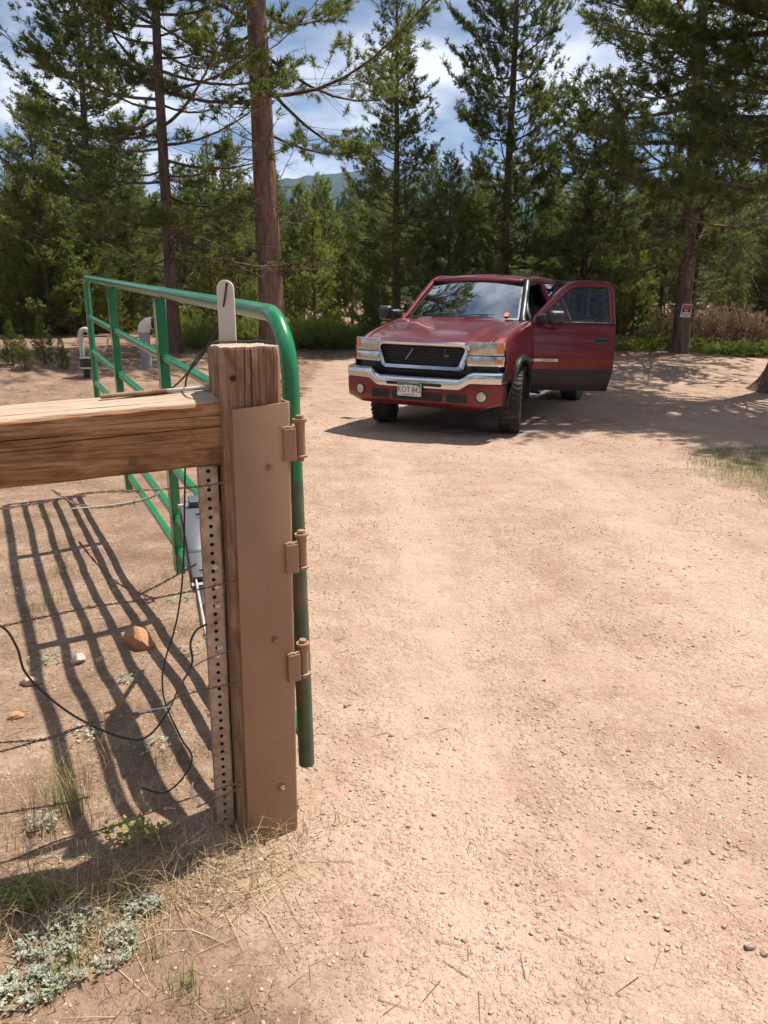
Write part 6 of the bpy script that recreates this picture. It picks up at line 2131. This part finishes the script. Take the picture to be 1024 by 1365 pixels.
# ------------------------------------------------------------------ silver-leaved plants and broad green weeds
def leaf_plant(name, px, py, rx, ry, n, llen, lw, mat, label, cat, h=0.03, lobes=3, group=None, seed=1):
    rng = np.random.default_rng(seed)
    p = ground_px(px, py)
    a = rng.uniform(0, 6.28, n); r = np.sqrt(rng.uniform(0, 1, n))
    X = p[0] + rx * r * np.cos(a); Y = p[1] + ry * r * np.sin(a)
    gate = vnoise(X * 22, Y * 22, seed + 5) > 0.34
    if n > 100:
        X, Y = X[gate], Y[gate]
    n = len(X)
    Z = terrain(X, Y) + h * rng.uniform(0.1, 1.0, n)
    az = rng.uniform(0, 6.28, n)
    tris, tone = [], []
    for l in range(lobes):
        aa = az + (l - (lobes - 1) / 2) * 0.55 + rng.normal(0, 0.1, n)
        up = rng.uniform(0.1, 0.9, n)
        d = norm(np.stack([np.cos(aa), np.sin(aa), up], -1)); s = norm(np.cross(d, np.array([0, 0, 1.0])) + rng.normal(0, 0.25, (n, 3)))
        O = np.stack([X, Y, Z], -1); L = llen * rng.uniform(0.6, 1.2, n) * (1.0 if l == lobes // 2 else 0.75)
        m = O + d * (L * 0.6)[:, None]; w = s * lw * 0.5; tip = O + d * L[:, None]
        tris += [np.stack([O, m + w, tip], 1), np.stack([O, tip, m - w], 1)]
        t = np.clip(rng.normal(0.55, 0.22, n), 0, 1); tone += [np.repeat(t, 3), np.repeat(t, 3)]
    V = np.concatenate(tris).reshape(-1, 3); T = np.concatenate(tone)
    off = np.array([p[0], p[1], tz(p[0], p[1])])
    me = tri_mesh(name, V - off, T)
    o = mesh_obj(name, me, mat, None, True, tuple(off))
    return set_props(o, label, cat, group)
leaf_plant('silver_plant', 105, 1268, 0.15, 0.11, 700, 0.016, 0.0050, 'silver', 'broad mat of silvery sage leaves spreading before the fence shadow', 'plant', 0.035, seed=21)
leaf_plant('silver_plant', 25, 1330, 0.10, 0.06, 260, 0.018, 0.006, 'silver', 'sparse silvery leaves at the outer end of the silver sage mat', 'plant', 0.025, seed=22)
leaf_plant('silver_plant', 190, 1218, 0.05, 0.03, 110, 0.018, 0.006, 'silver', 'small grey-green rosette between fence shadow and silver sage mat', 'plant', 0.02, seed=23)
leaf_plant('weed', 30, 1205, 0.06, 0.04, 70, 0.024, 0.010, 'grass', 'green broad-leaved weed touching the rail shadow beside the sage', 'plant', 0.05, seed=24)
leaf_plant('weed', 180, 1128, 0.10, 0.05, 90, 0.022, 0.009, 'grass', 'dark green broad-leaved weed standing inside the rail shadow', 'plant', 0.06, seed=25)
leaf_plant('weed', 60, 1105, 0.05, 0.04, 46, 0.022, 0.008, 'silver', 'pale green leafy weed among the dry grass below the lowest wire', 'plant', 0.05, seed=26)
for k, (px, py) in enumerate(((200, 1000), (60, 880), (255, 870), (105, 985), (30, 790), (170, 905), (240, 800))):
    leaf_plant('silver_plant', px, py, 0.08, 0.07, 46, 0.018, 0.006, 'silver', 'low silvery weed growing among the gate shadow stripes', 'plant', 0.02, group='silvery weeds under the gate', seed=40 + k)

# ------------------------------------------------------------------ mountain air
def build_haze():
    b = MB()
    b.box((0, 150, 235), (5600, 5700, 530))
    m = bpy.data.materials.new('thin_air'); m.use_nodes = True
    n, l = m.node_tree.nodes, m.node_tree.links
    n.clear()
    o = n.new('ShaderNodeOutputMaterial'); v = n.new('ShaderNodeVolumePrincipled')
    v.inputs['Color'].default_value = (0.48, 0.67, 1.0, 1); v.inputs['Density'].default_value = 0.00015
    v.inputs['Anisotropy'].default_value = 0.3
    l.new(v.outputs[0], o.inputs['Volume'])
    h = b.build('haze', m, None, label='thin blue mountain air between the clearing and the far ridge', cat='haze', kind='stuff')
build_haze()
